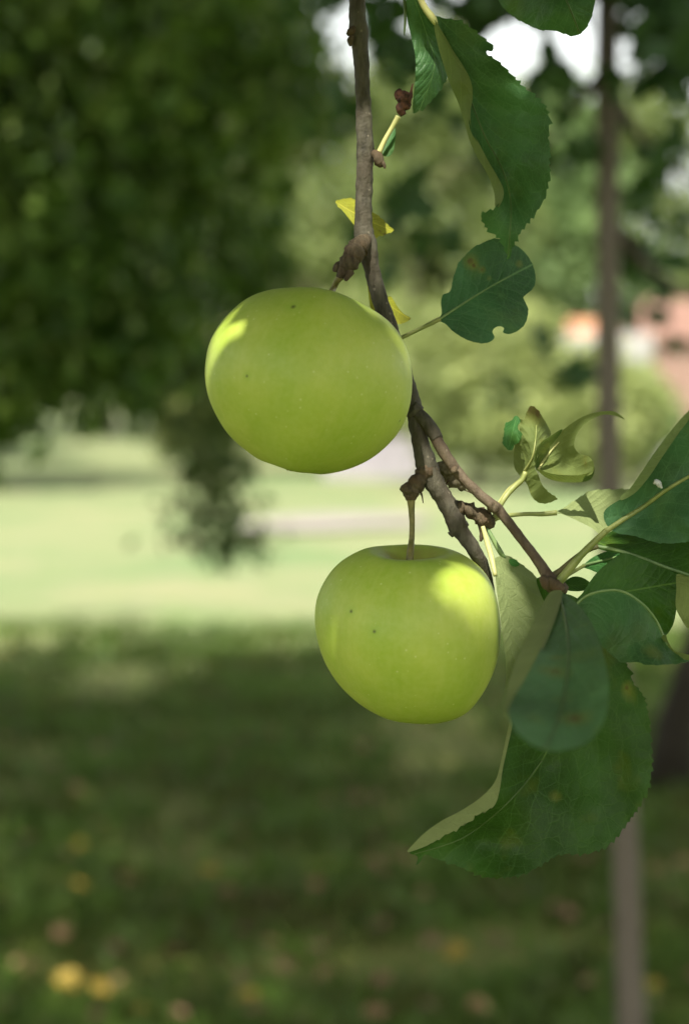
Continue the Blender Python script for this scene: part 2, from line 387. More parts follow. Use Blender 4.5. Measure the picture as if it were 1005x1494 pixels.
# main stem and twigs
main = [(515, -420, 34, 25), (516, -250, 31, 18), (518, -120, 28, 8), (520, -40, 25, 2), (521, 0, 24, 0), (522, 28, 25, 0), (523, 48, 29, 0), (525, 64, 25, 0), (528, 110, 22, 0), (531, 180, 24, 0), (533, 225, 26, 0), (532, 250, 25, 0),
        (530, 310, 25, 0), (531, 340, 29, 0), (535, 358, 31, 0), (541, 385, 24, 0), (549, 420, 23, 1), (560, 455, 24, 2), (572, 490, 24, 4), (588, 540, 24, 5), (603, 590, 23, 4),
        (607, 612, 26, 3), (612, 640, 25, 1), (620, 672, 30, 0), (630, 698, 31, 0), (646, 725, 28, 0), (660, 748, 29, 0), (668, 768, 30, 0), (673, 776, 24, 0), (684, 792, 22, 0), (697, 812, 20, 1), (707, 832, 17, 3), (714, 852, 12, 5), (719, 874, 8, 8)]
g = px_tube(main, 2.5, 20, .10, 300); mesh('stem', g[0], g[1], M['bark'], root)
side = [(600, 596, 16, 3), (612, 606, 20, 1), (626, 622, 21, -1), (638, 641, 18, -3)]
g = px_tube(side, 3, 14, .08, 300); side_o = mesh('side_twig', g[0], g[1], M['bark'], root)
g = px_tube([(634, 636, 18, -2), (645, 656, 17.5, -4), (657, 675, 17, -5), (665, 686, 16.5, -5), (680, 703, 15, -6), (700, 722, 15, -7), (716, 735, 16, -8), (724, 742, 18, -8), (732, 750, 15, -8), (760, 786, 14, -10), (784, 818, 15, -11), (797, 838, 18, -12), (806, 851, 24, -12), (818, 858, 20, -12), (827, 862, 12, -12)], 3, 14, .08, 300)
mesh('twig_end', g[0], g[1], M['bark_brown'], side_o)
for bp in ([(664, 682, 9, -8), (662, 687, 10, -11), (663, 690, 5, -11)], [(722, 735, 9, -12), (723, 742, 10, -14), (721, 747, 6, -14)], [(800, 845, 14, -14), (812, 856, 18, -17), (824, 858, 10, -18)], [(790, 842, 10, -14), (796, 852, 15, -15), (803, 862, 8, -13)]):
    g = px_tube(bp, 2, 10, .22, 600); mesh('bud', g[0], g[1], M['bark_rough'], side_o)
# spurs
g = merge([px_tube([(533, 350, 20, -2), (526, 357, 27, -5), (523, 361, 33, -5), (520, 365, 28, -6), (516, 371, 32, -8), (512, 377, 27, -8), (509, 383, 30, -9), (505, 389, 24, -9), (501, 395, 22, -9), (498, 400, 15, -10), (495, 406, 10, -10)], 1.2, 20, .12, 700, 3),
           px_tube([(497, 386, 12, -8), (491, 391, 13, -9), (489, 397, 7, -9)], 2, 8, .2, 500), px_tube([(511, 396, 13, -10), (506, 405, 9, -11), (504, 410, 4, -11)], 2, 8, .2, 500)])
mesh('spur', g[0], g[1], M['bark_rough'], root)
g = merge([px_tube([(628, 682, 24, 0), (619, 690, 25, -2), (613, 697, 20, -3), (608, 704, 26, -4), (603, 712, 23, -4), (600, 717, 28, -4), (599, 723, 22, -4), (599, 730, 14, -4)], 1.2, 20, .22, 700, 5),
           px_tube([(597, 708, 12, -5), (588, 713, 10, -5), (584, 716, 5, -5)], 2, 8, .2, 600), px_tube([(610, 712, 8, -4), (615, 722, 3, -4), (617, 734, 1.5, -4)], 2, 6)])
mesh('spur', g[0], g[1], M['bark_rough'], root)
g = merge([px_tube([(662, 744, 22, 0), (672, 742, 24, 0), (679, 742, 17, 0), (686, 745, 22, -1), (692, 748, 18, -1), (700, 752, 24, -1), (706, 757, 26, -2), (713, 763, 21, -2), (717, 771, 9, -2)], 1.2, 20, .26, 700, 9),
           px_tube([(700, 760, 12, -2), (703, 775, 9, -2), (702, 786, 6, -2), (700, 790, 3, -2)], 2, 8, .25, 600), px_tube([(712, 745, 10, -3), (720, 742, 6, -4), (726, 742, 3, -5)], 2, 8, .25, 600)])
mesh('spur', g[0], g[1], M['bark_rough'], root)
for bp in ([(518, 40, 10, -2), (511, 47, 12, -3), (506, 51, 5, -3)], [(514, 52, 8, -3), (511, 60, 9, -3), (512, 67, 5, -3)], [(545, 222, 10, -2), (551, 228, 15, -3), (554, 238, 14, -3), (556, 244, 6, -3)], [(556, 234, 7, -3), (560, 240, 6, -4), (561, 246, 3, -4)]):
    g = px_tube(bp, 2, 10, .2, 600); mesh('bud', g[0], g[1], M['bark_rough'], root)
# collars where the growth rings sit
for (x, y, wd) in ((529, 349, 31), (668, 770, 31), (604, 598, 26)):
    g = px_tube([(x-3, y-2, wd*.9, 1), (x, y, wd*1.04, 1), (x+1, y+3, wd*1.06, 1), (x+3, y+6, wd*.92, 1)], 1.5, 16, .1, 600); mesh('bark_ring', g[0], g[1], M['bark'], root)
# dry papery husk behind the fork, brown shrivelled bud by the upper leaf
def crumple(name, pts, mat, parent, amp=.5, fr=180, label=None):
    g = px_tube(pts, 2.2, 14, amp, fr, 4); o = mesh(name, g[0], g[1], M[mat], parent)
    if label: o['label'] = label
    return o
crumple('husk', [(634, 676, 6, 6), (642, 680, 16, 6), (652, 686, 24, 7), (660, 694, 27, 8), (667, 702, 24, 8), (673, 710, 16, 8), (676, 716, 5, 8)], 'web', root, .75, 330, 'dry papery husk')
g = merge([px_tube([(672, 707, 3, 6), (680, 704, 4, 3), (688, 705, 3, -2)], 3, 6), px_tube([(668, 712, 2, 7), (680, 716, 1.5, 7), (692, 722, 1, 7)], 3, 6), px_tube([(655, 700, 2, 5), (650, 708, 2, 5), (654, 716, 1, 5)], 3, 6)])
mesh('dead_stalk', g[0], g[1], M['bark_dark'], root)
crumple('dead_flower', [(588, 168, 8, -3), (585, 160, 14, -3), (589, 150, 21, -3), (587, 141, 22, -3), (583, 134, 12, -3), (584, 130, 4, -3)], 'bark_dark', root, .45, 260, 'shrivelled brown flower remnant')
g = merge([px_tube([(594, 150, 12, -3), (598, 141, 7, -3), (600, 131, 4, -3), (602, 122, 2, -3)], 2, 8, .3, 500), px_tube([(580, 144, 9, -3), (577, 137, 5, -3), (578, 132, 2, -3)], 2, 8, .3, 500)])
mesh('dead_sepal', g[0], g[1], M['bark_dark'], root)
g = px_tube([(553, 222, 8, -3), (562, 203, 7, -3), (573, 184, 7, -3), (581, 170, 9, -3)], 3, 10, .05, 400); mesh('flower_stalk', g[0], g[1], M['petiole_pale'], root)
g = px_tube([(589, -30, 4, -2), (590, 0, 5, -2), (591, 25, 4, -2), (590, 44, 3, -2), (590, 52, 1, -2)], 4, 8); mesh('stipule', g[0], g[1], M['rib_dim'], root)
g = px_tube([(605, -30, 8, -8), (612, -5, 9, -8), (620, 12, 10, -8), (632, 28, 11, -8), (636, 36, 6, -8)], 4, 10, .04, 400); mesh('twig_tip', g[0], g[1], M['petiole_pale'], root)

L = lambda *a, **k: leaf(root, *a, **k)
# small sliver leaf beside the flower stalk
L('leaf', [dict(out=[(557, 226), (562, 210), (570, 194), (576, 186), (577, 196), (576, 208), (574, 220), (568, 228), (561, 228)], mid=[(558, 226), (576, 188)], z=[(557, 226, 0), (576, 186, 2), (574, 222, -2)], half=10, seed=3, grid=4)])
# narrow dark leaf behind the large one
L('leaf', [dict(out=[(592, 2, 0), (603, -6, 0), (616, 8, 0), (630, 26, 0), (641, 55, 0), (650, 84), (654, 108), (646, 126), (632, 145), (617, 159), (603, 165), (602, 150, 0), (605, 122, 0), (606, 95, 0), (605, 78, 0), (600, 55, 0), (594, 28, 0)],
                mid=[(605, 0), (622, 50), (634, 95), (612, 160)], z=[(592, 5, -2), (620, 10, -6), (600, 55, 0), (640, 60, 5), (606, 100, -2), (654, 108, 6), (603, 165, 2), (625, 95, -1)], ser=3.4, per=11, half=28, seed=4, ripple=.6)],
  label='narrow dark leaf half hidden at the top')
# the large hanging leaf, left margin rolled over
zB = [(634, 25, -8), (719, 70, -13), (716, 86, -13), (803, 180, -19), (800, 262, -17), (765, 332, -10), (741, 374, -2), (702, 318, -8), (732, 285, -8), (700, 215, -7), (684, 165, -7), (670, 90, -8), (720, 225, -2), (742, 285, -2), (700, 160, -3), (760, 240, -8)]
midB = [(634, 28), (650, 62), (668, 100), (684, 140), (696, 172), (710, 205), (727, 235), (738, 262), (744, 288), (745, 315), (743, 345), (741, 372)]
L('leaf', [dict(out=[(634, 25, 0), (650, 27, .3), (672, 31), (695, 46), (712, 60), (720, 68, .4), (717, 75, 0), (710, 74, 0), (711, 80, 0), (722, 85), (737, 98), (750, 112), (766, 128), (784, 143), (797, 158), (802, 178), (800, 198), (803, 218), (801, 238), (803, 255), (799, 272), (796, 288), (786, 305), (775, 319), (765, 332), (756, 345), (749, 359), (741, 375), (735, 364), (729, 350), (722, 344), (710, 334), (701, 318), (707, 309), (716, 307), (723, 301, .3), (730, 292, 0), (732, 277, 0), (722, 257, 0), (710, 235, 0), (697, 210, 0), (686, 190, 0), (683, 165, 0), (686, 142, 0), (684, 118, 0), (674, 97, 0), (660, 76, 0), (646, 52, 0)],
                mid=midB, z=zB, ser=4.6, per=12, half=72, seed=5, ripple=1.1),
           dict(out=[(632, 28, 0), (646, 48, 0), (661, 74, 0), (676, 97, 0), (687, 120, 0), (689, 142, 0), (686, 165, 0), (688, 188, 0), (699, 210, 0), (712, 235, 0), (725, 257, 0), (734, 276, 0), (733, 291, 0), (727, 302, 0), (722, 302, 0), (721, 285, 0), (715, 264, 0), (706, 246, 0), (695, 228, 0), (685, 206, 0), (677, 178, 0), (668, 150, 0), (656, 122, 0), (646, 92, 0), (637, 60, 0)],
                mid=midB, z=[(632, 28, -9), (661, 74, -9), (687, 120, -10), (686, 165, -9), (712, 235, -9), (733, 285, -9), (722, 302, -8), (721, 285, -5), (700, 238, -4), (685, 206, -4), (668, 150, -3), (646, 92, -4), (672, 120, -11), (662, 110, -8)], half=72, flip=True, seed=6, ripple=.2)],
  rib=midB[3:], ribmat='rib_dim', ribw=(2.4, 1), label='largest hanging leaf with one margin rolled over')
# leaf at the top edge
L('leaf', [dict(out=[(712, -60, 0), (722, -12), (729, 5), (745, 22), (765, 34), (786, 43), (808, 45), (822, 49), (835, 53), (849, 47), (859, 33), (866, 10), (868, -30), (850, -90, 0), (800, -140, 0), (740, -120, 0)], mid=[(770, -140), (800, -60), (830, 10), (845, 50)],
                z=[(722, -12, -5), (765, 34, -12), (835, 53, -20), (866, 10, -24), (780, -40, -14), (800, -140, -5), (868, -60, -18), (808, 20, -24)], ser=1.2, per=16, half=75, seed=8)], rib=[(770, -140), (800, -60), (830, 10), (845, 48)], ribmat='rib_dim',
  petiole=[(770, -140, 7, -10), (700, -230, 8, 5), (560, -300, 8, 15), (520, -310, 8, 18)], label='leaf hanging in from the top edge')
# round leaf with insect bites
L('leaf_bitten', [dict(out=[(640, 467, 0), (644, 457, 0), (643, 441, 0), (646, 430, 0), (654, 427, 0), (658, 421, 0), (660, 408), (665, 393), (669, 383), (680, 371), (690, 361), (702, 355), (713, 350), (724, 348), (742, 354), (756, 360), (766, 369), (773, 379), (779, 393), (781, 408), (777, 421), (768, 429, .3), (763, 434, 0), (766, 441, 0), (770, 452), (768, 467), (760, 479), (748, 486), (738, 487, 0), (733, 484, 0), (735, 479, 0), (729, 476, 0), (722, 478, 0), (718, 484, 0), (721, 492, 0), (716, 498, 0), (705, 501), (690, 499), (675, 493), (660, 483), (650, 473, 0)],
                     mid=[(640, 466), (680, 440), (714, 419), (745, 402), (778, 385)], z=[(640, 467, 3), (665, 393, 8), (724, 348, 8), (779, 393, 14), (768, 467, 6), (705, 501, 1), (714, 419, 7), (680, 440, 6), (660, 483, 2), (740, 440, 5)], ser=.9, per=9, half=75, seed=9, crease=.012)],
  rib=[(640, 466), (680, 440), (714, 419), (745, 402)], ribmat='rib', ribw=(4, 1), petiole=[(572, 500, 6, 4), (585, 493, 6, 4), (612, 480, 6, 3.5), (642, 465, 7, 3)], label='rounded leaf with bite holes in its margin')
# yellow leaves behind the stem
L('leaf_yellow', [dict(out=[(489, 295), (500, 290), (515, 290), (530, 300), (545, 310), (556, 318), (566, 328), (574, 336), (565, 341), (553, 345), (545, 350), (535, 345, 0), (522, 335, 0), (510, 320, 0), (500, 308)], mid=[(490, 295), (530, 318), (573, 337)],
                       z=[(490, 295, 18), (515, 290, 22), (574, 336, 22), (545, 350, 16), (520, 322, 15)], ser=1.5, per=8, half=22, seed=10)], label='small yellow leaf behind the stem')
L('leaf_yellow', [dict(out=[(569, 432, 0), (574, 438), (580, 448), (589, 458), (599, 464), (592, 470), (580, 473), (570, 470, 0), (562, 455, 0), (560, 440, 0)], mid=[(560, 440), (597, 465)], z=[(569, 432, 14), (599, 464, 18), (562, 460, 12)], half=20, seed=11, grid=4),
                  dict(out=[(531, 378, 0), (536, 384, 0), (540, 400, 0), (546, 425, 0), (553, 450, 0), (556, 470, 0), (548, 462, 0), (540, 448, 0), (537, 425, 0), (533, 400, 0), (529, 385, 0)], mid=[(531, 380), (552, 465)], z=[(531, 378, 6), (556, 470, 9), (540, 448, 10), (546, 425, 7)], half=8, seed=12, grid=4)],
  label='folded yellow leaf behind the stem beside the upper apple')
# curled pair in the middle
L('leaf_fresh', [dict(out=[(735, 630), (737, 618), (746, 613), (752, 606), (759, 613), (755, 624), (761, 634), (756, 646), (749, 650), (747, 657), (738, 654), (733, 645)], mid=[(752, 612), (742, 652)], z=[(735, 628, 2), (758, 616, -2), (756, 648, -4), (738, 655, 3), (746, 632, -3)], ser=1.6, per=8, half=14, seed=13, grid=4)], label='small bright green curled leaf tip')
L('leaf_curl', [dict(out=[(756, 612, 0), (764, 612, 0), (768, 600), (776, 592), (785, 599), (792, 610, .5), (799, 622, 0), (803, 633, 0), (796, 645, 0), (786, 652, 0), (784, 665, 0), (780, 682, 0), (785, 693, 0), (790, 706, .5), (799, 717), (813, 727), (808, 731), (796, 735), (784, 733), (775, 724, 0), (768, 706, 0), (758, 694, 0), (750, 682, 0), (749, 662, 0), (752, 645, 0), (758, 630, 0)],
                     mid=[(764, 690), (778, 655), (782, 620), (778, 594)], z=[(756, 612, 4), (776, 592, 6), (803, 633, 10), (784, 665, -4), (764, 690, 2), (750, 662, 8), (813, 727, -6), (775, 724, 2), (772, 640, -3), (790, 712, -4)], ser=1.8, per=8, half=30, flip=True, seed=14, grid=4, ripple=1.2)],
  rib=[(764, 688), (776, 668), (781, 640), (782, 620)], ribmat='petiole', ribw=(4, 1.5), petiole=[(716, 762, 7, -2), (735, 728, 8, -1), (748, 712, 9, 1), (762, 699, 8, 1), (766, 688, 7, 1)], petmat='petiole', label='curled olive leaf with a browned tip')
L('leaf_curl', [dict(out=[(783, 686, 0), (790, 668, 0), (800, 650, 0), (812, 636, 0), (825, 624, 0), (842, 612, 0), (860, 604, 0), (880, 600, 0), (897, 601, 0), (911, 612, 0), (898, 607, 0), (880, 605, 0), (864, 611, 0), (850, 621, 0), (840, 636, 0), (837, 651, 0), (845, 662, 0), (860, 667, 0), (866, 680, 0), (862, 692, 0), (845, 695, 0), (820, 694, 0), (800, 690, 0)],
                     mid=[(784, 685), (808, 655), (830, 625), (862, 606), (908, 610)], z=[(783, 686, 0), (812, 636, 9), (860, 604, 2), (911, 612, -6), (837, 651, 4), (864, 672, -8), (820, 690, 6), (835, 675, 8), (800, 670, 8)], half=40, flip=True, seed=15, grid=4),
                dict(out=[(783, 684, 0), (800, 690, 0), (820, 693, 0), (845, 693, 0), (862, 688, 0), (866, 680, 0), (865, 694, 0), (856, 702, 0), (835, 704, 0), (812, 702, 0), (795, 696, 0)], mid=[(784, 686), (862, 696)], z=[(783, 684, -2), (866, 684, -8), (835, 704, 0), (820, 693, -6)], half=12, seed=16, grid=4),
                dict(out=[(783, 686, 0), (779, 672, 0), (781, 658, 0), (790, 645, 0), (803, 636, 0), (820, 626, 0), (812, 640, 0), (800, 654, 0), (790, 670, 0)], mid=[(783, 686), (782, 655), (818, 628)], z=[(783, 686, 0), (781, 658, -6), (820, 626, 4), (800, 654, 3)], half=14, seed=17, grid=4)],
  rib=[(784, 685), (800, 662), (815, 645)], ribmat='petiole_pale', ribw=(5, 1.5), label='rolled leaf with a long hooked tip')
g = px_tube([(727, 735, 5, 1), (742, 716, 8, 3), (754, 706, 6, 3), (762, 702, 3, 3)], 3, 10); mesh('stipule', g[0], g[1], M['petiole_pale'], root)
# leaf seen from below on its long petiole
L('leaf_under', [dict(out=[(808, 748, 0), (820, 742, 0), (833, 733), (846, 725), (858, 717), (876, 714), (900, 714), (922, 716), (920, 740), (905, 765, 0), (890, 779, 0), (878, 782, 0), (862, 770, 0), (840, 759, 0), (822, 751, 0)], mid=[(808, 748), (850, 747), (890, 748), (920, 752)],
                      z=[(808, 748, 4), (858, 717, 12), (922, 716, 20), (878, 782, 0), (860, 748, 8), (905, 760, 10)], ser=2, per=13, half=35, flip=True, seed=18)], petiole=[(714, 762, 9, -1), (730, 754, 7, 0), (765, 750, 6, 2), (790, 750, 7, 4), (812, 748, 8, 4)], label='pale leaf underside on a long petiole')
# big leaf at the right edge
zH = [(1020, 590, -30), (960, 660, -22), (905, 728, -16), (882, 748, -14), (900, 778, -14), (950, 790, -20), (1040, 786, -34), (1060, 600, -30), (940, 738, -12), (1005, 695, -20), (1000, 750, -30), (960, 700, -17)]
L('leaf_blue', [dict(out=[(1045, 560, 0), (1018, 592), (1003, 608, 0), (985, 632, 0), (963, 664, 0), (942, 695, 0), (924, 717, 0), (905, 728, 0), (884, 742, 0), (880, 754, 0), (886, 768, 0), (900, 778, .4), (925, 782), (950, 790), (975, 793), (1005, 790), (1060, 780), (1110, 740), (1140, 680), (1110, 600), (1075, 560)],
                     mid=[(882, 776), (910, 757), (940, 738), (970, 716), (1005, 695), (1060, 668), (1130, 640)], z=zH+[(1130, 700, -45)], ser=1.5, per=13, half=90, seed=19, ripple=1.3),
                dict(out=[(1018, 590, 0), (1000, 603, 0), (980, 626, 0), (957, 656, 0), (934, 690, 0), (918, 713, 0), (905, 724, 0), (906, 730, 0), (926, 719, 0), (946, 696, 0), (966, 666, 0), (988, 634, 0), (1006, 610, 0)], mid=[(910, 724), (1010, 600)], z=[(1018, 590, -31), (957, 656, -24), (905, 726, -18), (966, 666, -25), (926, 719, -20)], half=90, flip=True, seed=20, ripple=0, grid=4)],
  rib=[(882, 776), (910, 757), (940, 738), (970, 716), (1005, 695), (1060, 668)], ribmat='petiole', ribw=(8, 4), petiole=[(812, 852, 14, -14), (828, 833, 13, -15), (850, 807, 11, -16), (884, 774, 9, -16)], label='broad leaf at the right edge crossed by a pale midrib')
g = px_tube([(953, 706, 3, -19), (957, 703, 9, -19.5), (961, 707, 8, -19.5), (965, 712, 3, -19)], 1.5, 8, .4, 900); mesh('bird_dropping', g[0], g[1], simple('white dropping', (.35, .36, .36), (.7, .7, .68), 900), root)
# dark leaf under it, and its pale rib
L('leaf_deep', [dict(out=[(862, 796, 0), (878, 783, 0), (905, 772, 0), (950, 782, 0), (1005, 785, 0), (1060, 790), (1080, 840), (1050, 880), (1005, 850, 0), (975, 832, 0), (940, 818, 0), (905, 808, 0), (880, 803, 0)], mid=[(868, 790), (900, 802), (940, 816), (980, 831), (1040, 850)],
                     z=[(862, 796, -6), (905, 775, 2), (1005, 785, 0), (1060, 800, -6), (1005, 850, -12), (905, 808, -10), (950, 800, -4)], half=60, seed=21)], rib=[(868, 797), (900, 803), (940, 816), (980, 831), (1040, 850)], ribmat='rib', ribw=(6, 4),
  petiole=[(806, 842, 8, -10), (835, 817, 8, -9), (856, 803, 8, -8), (872, 797, 7, -8)], petmat='petiole_dark', label='deep green leaf in shade under the broad edge leaf')
g = px_tube([(806, 838, 7, -10), (830, 824, 8, -8), (850, 808, 8, -6), (868, 795, 7, -3)], 3, 8); mesh('petiole', g[0], g[1], M['petiole_dark'], root)
L('leaf_fresh', [dict(out=[(850, 826, 0), (866, 812, 0), (890, 803, 0), (915, 802, 0), (925, 808, 0), (905, 822, 0), (888, 833, 0), (874, 836), (860, 831)], mid=[(850, 824), (890, 815), (920, 806)], z=[(850, 826, 4), (915, 802, 14), (874, 836, 5), (890, 815, 9)], half=14, seed=22, grid=4)], rib=[(850, 825), (885, 816), (915, 808)], petiole=[(812, 850, 6, -6), (830, 838, 5, -2), (852, 825, 5, 4)], label='small fresh green leaf in the cluster')
L('leaf_deep', [dict(out=[(838, 884, 0), (850, 864, 0), (868, 838, 0), (889, 819, 0), (909, 807, 0), (935, 815, 0), (960, 826, 0), (986, 838, 0), (990, 860), (986, 890), (981, 912), (970, 928), (955, 935, 0), (920, 930, 0), (870, 915, 0)], mid=[(838, 884), (880, 870), (930, 860), (988, 850)],
                     z=[(838, 884, -14), (889, 819, -12), (960, 826, -14), (990, 862, -22), (970, 928, -20), (910, 870, -13), (870, 915, -14)], half=60, seed=23)], label='dark upright leaf behind the arched one')
zJ = [(838, 886, -22), (865, 862, -24), (900, 860, -26), (935, 882, -28), (966, 930, -26), (1000, 960, -26), (960, 970, -40), (905, 965, -38), (858, 918, -28), (900, 910, -33)]
L('leaf_spot', [dict(out=[(838, 884, 0), (852, 870, 0), (868, 862, 0), (885, 859, 0), (903, 861, 0), (922, 869, 0), (940, 884, 0), (956, 905, 0), (966, 925, 0), (974, 943, 0), (988, 955, 0), (1008, 962, 0), (990, 968), (968, 970), (945, 970), (925, 966), (910, 967), (898, 961), (880, 945), (864, 924), (852, 905), (842, 893, 0)],
                     mid=[(838, 885), (860, 868), (900, 862), (932, 878), (956, 905), (972, 940), (1004, 960)], z=zJ, ser=1.5, per=14, half=80, seed=24),
                dict(out=[(964, 930, 0), (970, 926, 0), (975, 938, 0), (985, 950, 0), (1010, 957, 0), (1012, 964, 0), (990, 960, 0), (975, 950, 0), (966, 940, 0)], mid=[(966, 930), (1005, 960)], z=[(964, 930, -27), (970, 926, -30), (1010, 957, -30), (990, 960, -27)], half=80, flip=True, seed=25, ripple=0, grid=3)],
  rib=[(838, 884), (860, 867), (900, 861), (932, 877), (956, 904), (972, 940)], ribmat='rib', ribw=(4, 3), label='arched leaf drooping over the leaf cluster')
L('leaf_curl', [dict(out=[(987, 838, 0), (1005, 842, 0), (1050, 850), (1060, 900), (1030, 930), (1005, 919), (993, 903), (985, 885, 0), (986, 860, 0)], mid=[(990, 845), (1020, 880), (1040, 920)], z=[(987, 838, -24), (1050, 850, -30), (1005, 919, -34), (986, 880, -28)], flip=True, half=40, seed=26)], label='yellowing leaf at the right edge')
# pale leaf hanging beside the lower apple
L('leaf_under', [dict(out=[(721, 818, 0), (727, 812, 0), (737, 810, 0), (748, 814), (759, 822), (771, 831), (783, 843), (790, 858), (793, 876), (800, 900, 0), (796, 935, 0), (776, 975, 0), (752, 1000, 0), (742, 1006, 0), (736, 1004, 0), (738, 990, 0), (737, 960, 0), (733, 930, 0), (728, 890, 0), (723, 850, 0)], mid=[(722, 816), (737, 870), (746, 930), (739, 1000)],
                      z=[(721, 818, -6), (737, 811, -2), (783, 843, 6), (800, 900, 8), (776, 975, 2), (738, 1004, -6), (737, 960, -14), (728, 890, -15), (755, 900, -8), (723, 850, -12)], ser=1.5, per=13, half=70, flip=True, seed=27)],
  petiole=[(704, 768, 6, -4), (710, 790, 8, -5), (717, 815, 8, -7), (722, 840, 6, -10)], petmat='petiole_pale', label='pale grey green leaf hanging beside the lower apple')
g = px_tube([(709, 768, 5, -2), (718, 785, 7, -3), (730, 806, 8, -3), (736, 814, 5, -2)], 3, 10); mesh('petiole', g[0], g[1], M['rib'], root)
L('leaf_fresh', [dict(out=[(742, 816, 0), (750, 816, 0), (758, 823, 0), (752, 827, 0), (744, 824, 0)], mid=[(742, 818), (757, 824)], z=[(742, 816, -6), (758, 823, -4), (744, 826, -5)], half=8, seed=28, grid=3)])
L('leaf_deep', [dict(out=[(782, 846, 0), (790, 842, 0), (800, 848, 0), (803, 870, 0), (798, 884, 0), (788, 866, 0)], mid=[(790, 844), (798, 880)], z=[(782, 846, 2), (800, 848, 0), (796, 884, 4)], half=12, seed=29, grid=4)])
L('leaf_deep', [dict(out=[(818, 856, 0), (826, 846, 0), (838, 841, 0), (852, 844, 0), (864, 855, 0), (850, 862, 0), (830, 862, 0)], mid=[(818, 856), (862, 852)], z=[(818, 856, -8), (864, 855, -4), (838, 841, 0)], half=14, seed=30, grid=4)])
# the big lowest leaf
zN = [(820, 870, -14), (760, 960, -16), (745, 1055, -20), (728, 1130, -26), (722, 1172, -26), (660, 1213, -22), (600, 1245, -14), (655, 1262, -20), (720, 1282, -22), (800, 1256, -24), (890, 1232, -30), (948, 1150, -36), (950, 1085, -36), (925, 1000, -28), (900, 965, -20), (800, 1120, -12), (700, 1225, -12), (850, 1060, -18), (860, 1170, -24)]
midN = [(822, 866), (826, 960), (815, 1050), (790, 1110), (760, 1150), (720, 1190), (670, 1225), (605, 1246)]
L('leaf_low', [dict(out=[(597, 1244, 0), (615, 1236, 0), (634, 1227, .7), (650, 1217), (664, 1211), (690, 1194), (692, 1189), (706, 1185), (721, 1174, .4), (726, 1150, 0), (730, 1120, 0), (738, 1085, 0), (745, 1055, 0), (752, 1010, 0), (765, 960, 0), (790, 905, 0), (815, 868, 0), (850, 880, 0), (880, 935, 0), (900, 962, .4), (913, 968), (920, 982), (924, 996), (937, 1012), (944, 1035), (948, 1060), (950, 1090), (951, 1118), (946, 1150), (934, 1174), (920, 1195), (905, 1215), (890, 1231), (868, 1243), (845, 1247), (820, 1247), (803, 1254), (782, 1267), (760, 1277), (735, 1281), (712, 1281), (690, 1274), (668, 1264), (650, 1258), (634, 1252, .3), (620, 1247, 0), (613, 1257, 0), (607, 1262, 0), (609, 1250, 0)],
                     mid=midN, z=zN, ser=4.8, per=12, half=125, seed=31, ripple=1.2),
                dict(out=[(594, 1243, 0), (606, 1228, 0), (622, 1213, 0), (645, 1197, 0), (670, 1184, 0), (695, 1168, 0), (714, 1151, 0), (724, 1135, 0), (731, 1108, 0), (738, 1075, 0), (744, 1050, 0), (747, 1058, 0), (741, 1086, 0), (733, 1122, 0), (729, 1150, 0), (723, 1172, .3), (713, 1181), (699, 1187), (693, 1190), (690, 1197), (676, 1203), (664, 1212), (650, 1218), (634, 1228), (615, 1237, 0)],
                     mid=midN, z=[(594, 1243, -15), (645, 1197, -20), (714, 1151, -26), (744, 1050, -21), (741, 1086, -24), (723, 1172, -30), (690, 1197, -28), (634, 1228, -22)], ser=2.2, per=10, half=125, flip=True, seed=32, ripple=0, grid=5)],
  rib=midN[3:], ribmat='rib_dim', ribw=(1.8, .8), label='largest low leaf, its upper margin folded to show the pale underside')
# near leaf in front of focus
zM = [(812, 868, -45), (840, 885, -75), (885, 1000, -165), (870, 1075, -190), (800, 1094, -200), (746, 1060, -190), (740, 1030, -172), (775, 975, -140), (800, 925, -100), (830, 1000, -150)]
midM = [(815, 866), (828, 930), (825, 1000), (810, 1060), (795, 1092)]
def near_shift(pts): return pts
L('leaf_near', [dict(out=[(812, 862, 0), (826, 868, 0), (850, 890), (872, 930), (884, 975), (887, 1015), (881, 1050), (864, 1077), (838, 1091), (805, 1096), (775, 1086), (752, 1066), (741, 1040, 0), (748, 1020, 0), (766, 990, 0), (786, 952, 0), (801, 915, 0), (811, 885, 0)], mid=midM, z=zM, half=75, seed=33),
                dict(out=[(806, 862, 0), (820, 864, 0), (814, 890, 0), (804, 918, 0), (789, 954, 0), (768, 992, 0), (750, 1023, 0), (741, 1046, 0), (735, 1030, 0), (740, 1000, 0), (752, 965, 0), (768, 930, 0), (784, 895, 0), (796, 872, 0)], mid=midM,
                     z=[(812, 862, -45), (804, 918, -98), (768, 992, -146), (741, 1046, -182), (735, 1030, -168), (752, 965, -122), (784, 895, -72)], half=75, flip=True, seed=34, ripple=.1)],
  rib=midM, ribmat='rib_dim', ribw=(4, 2), label='blurred blue green leaf nearest the lens, with scab spots')

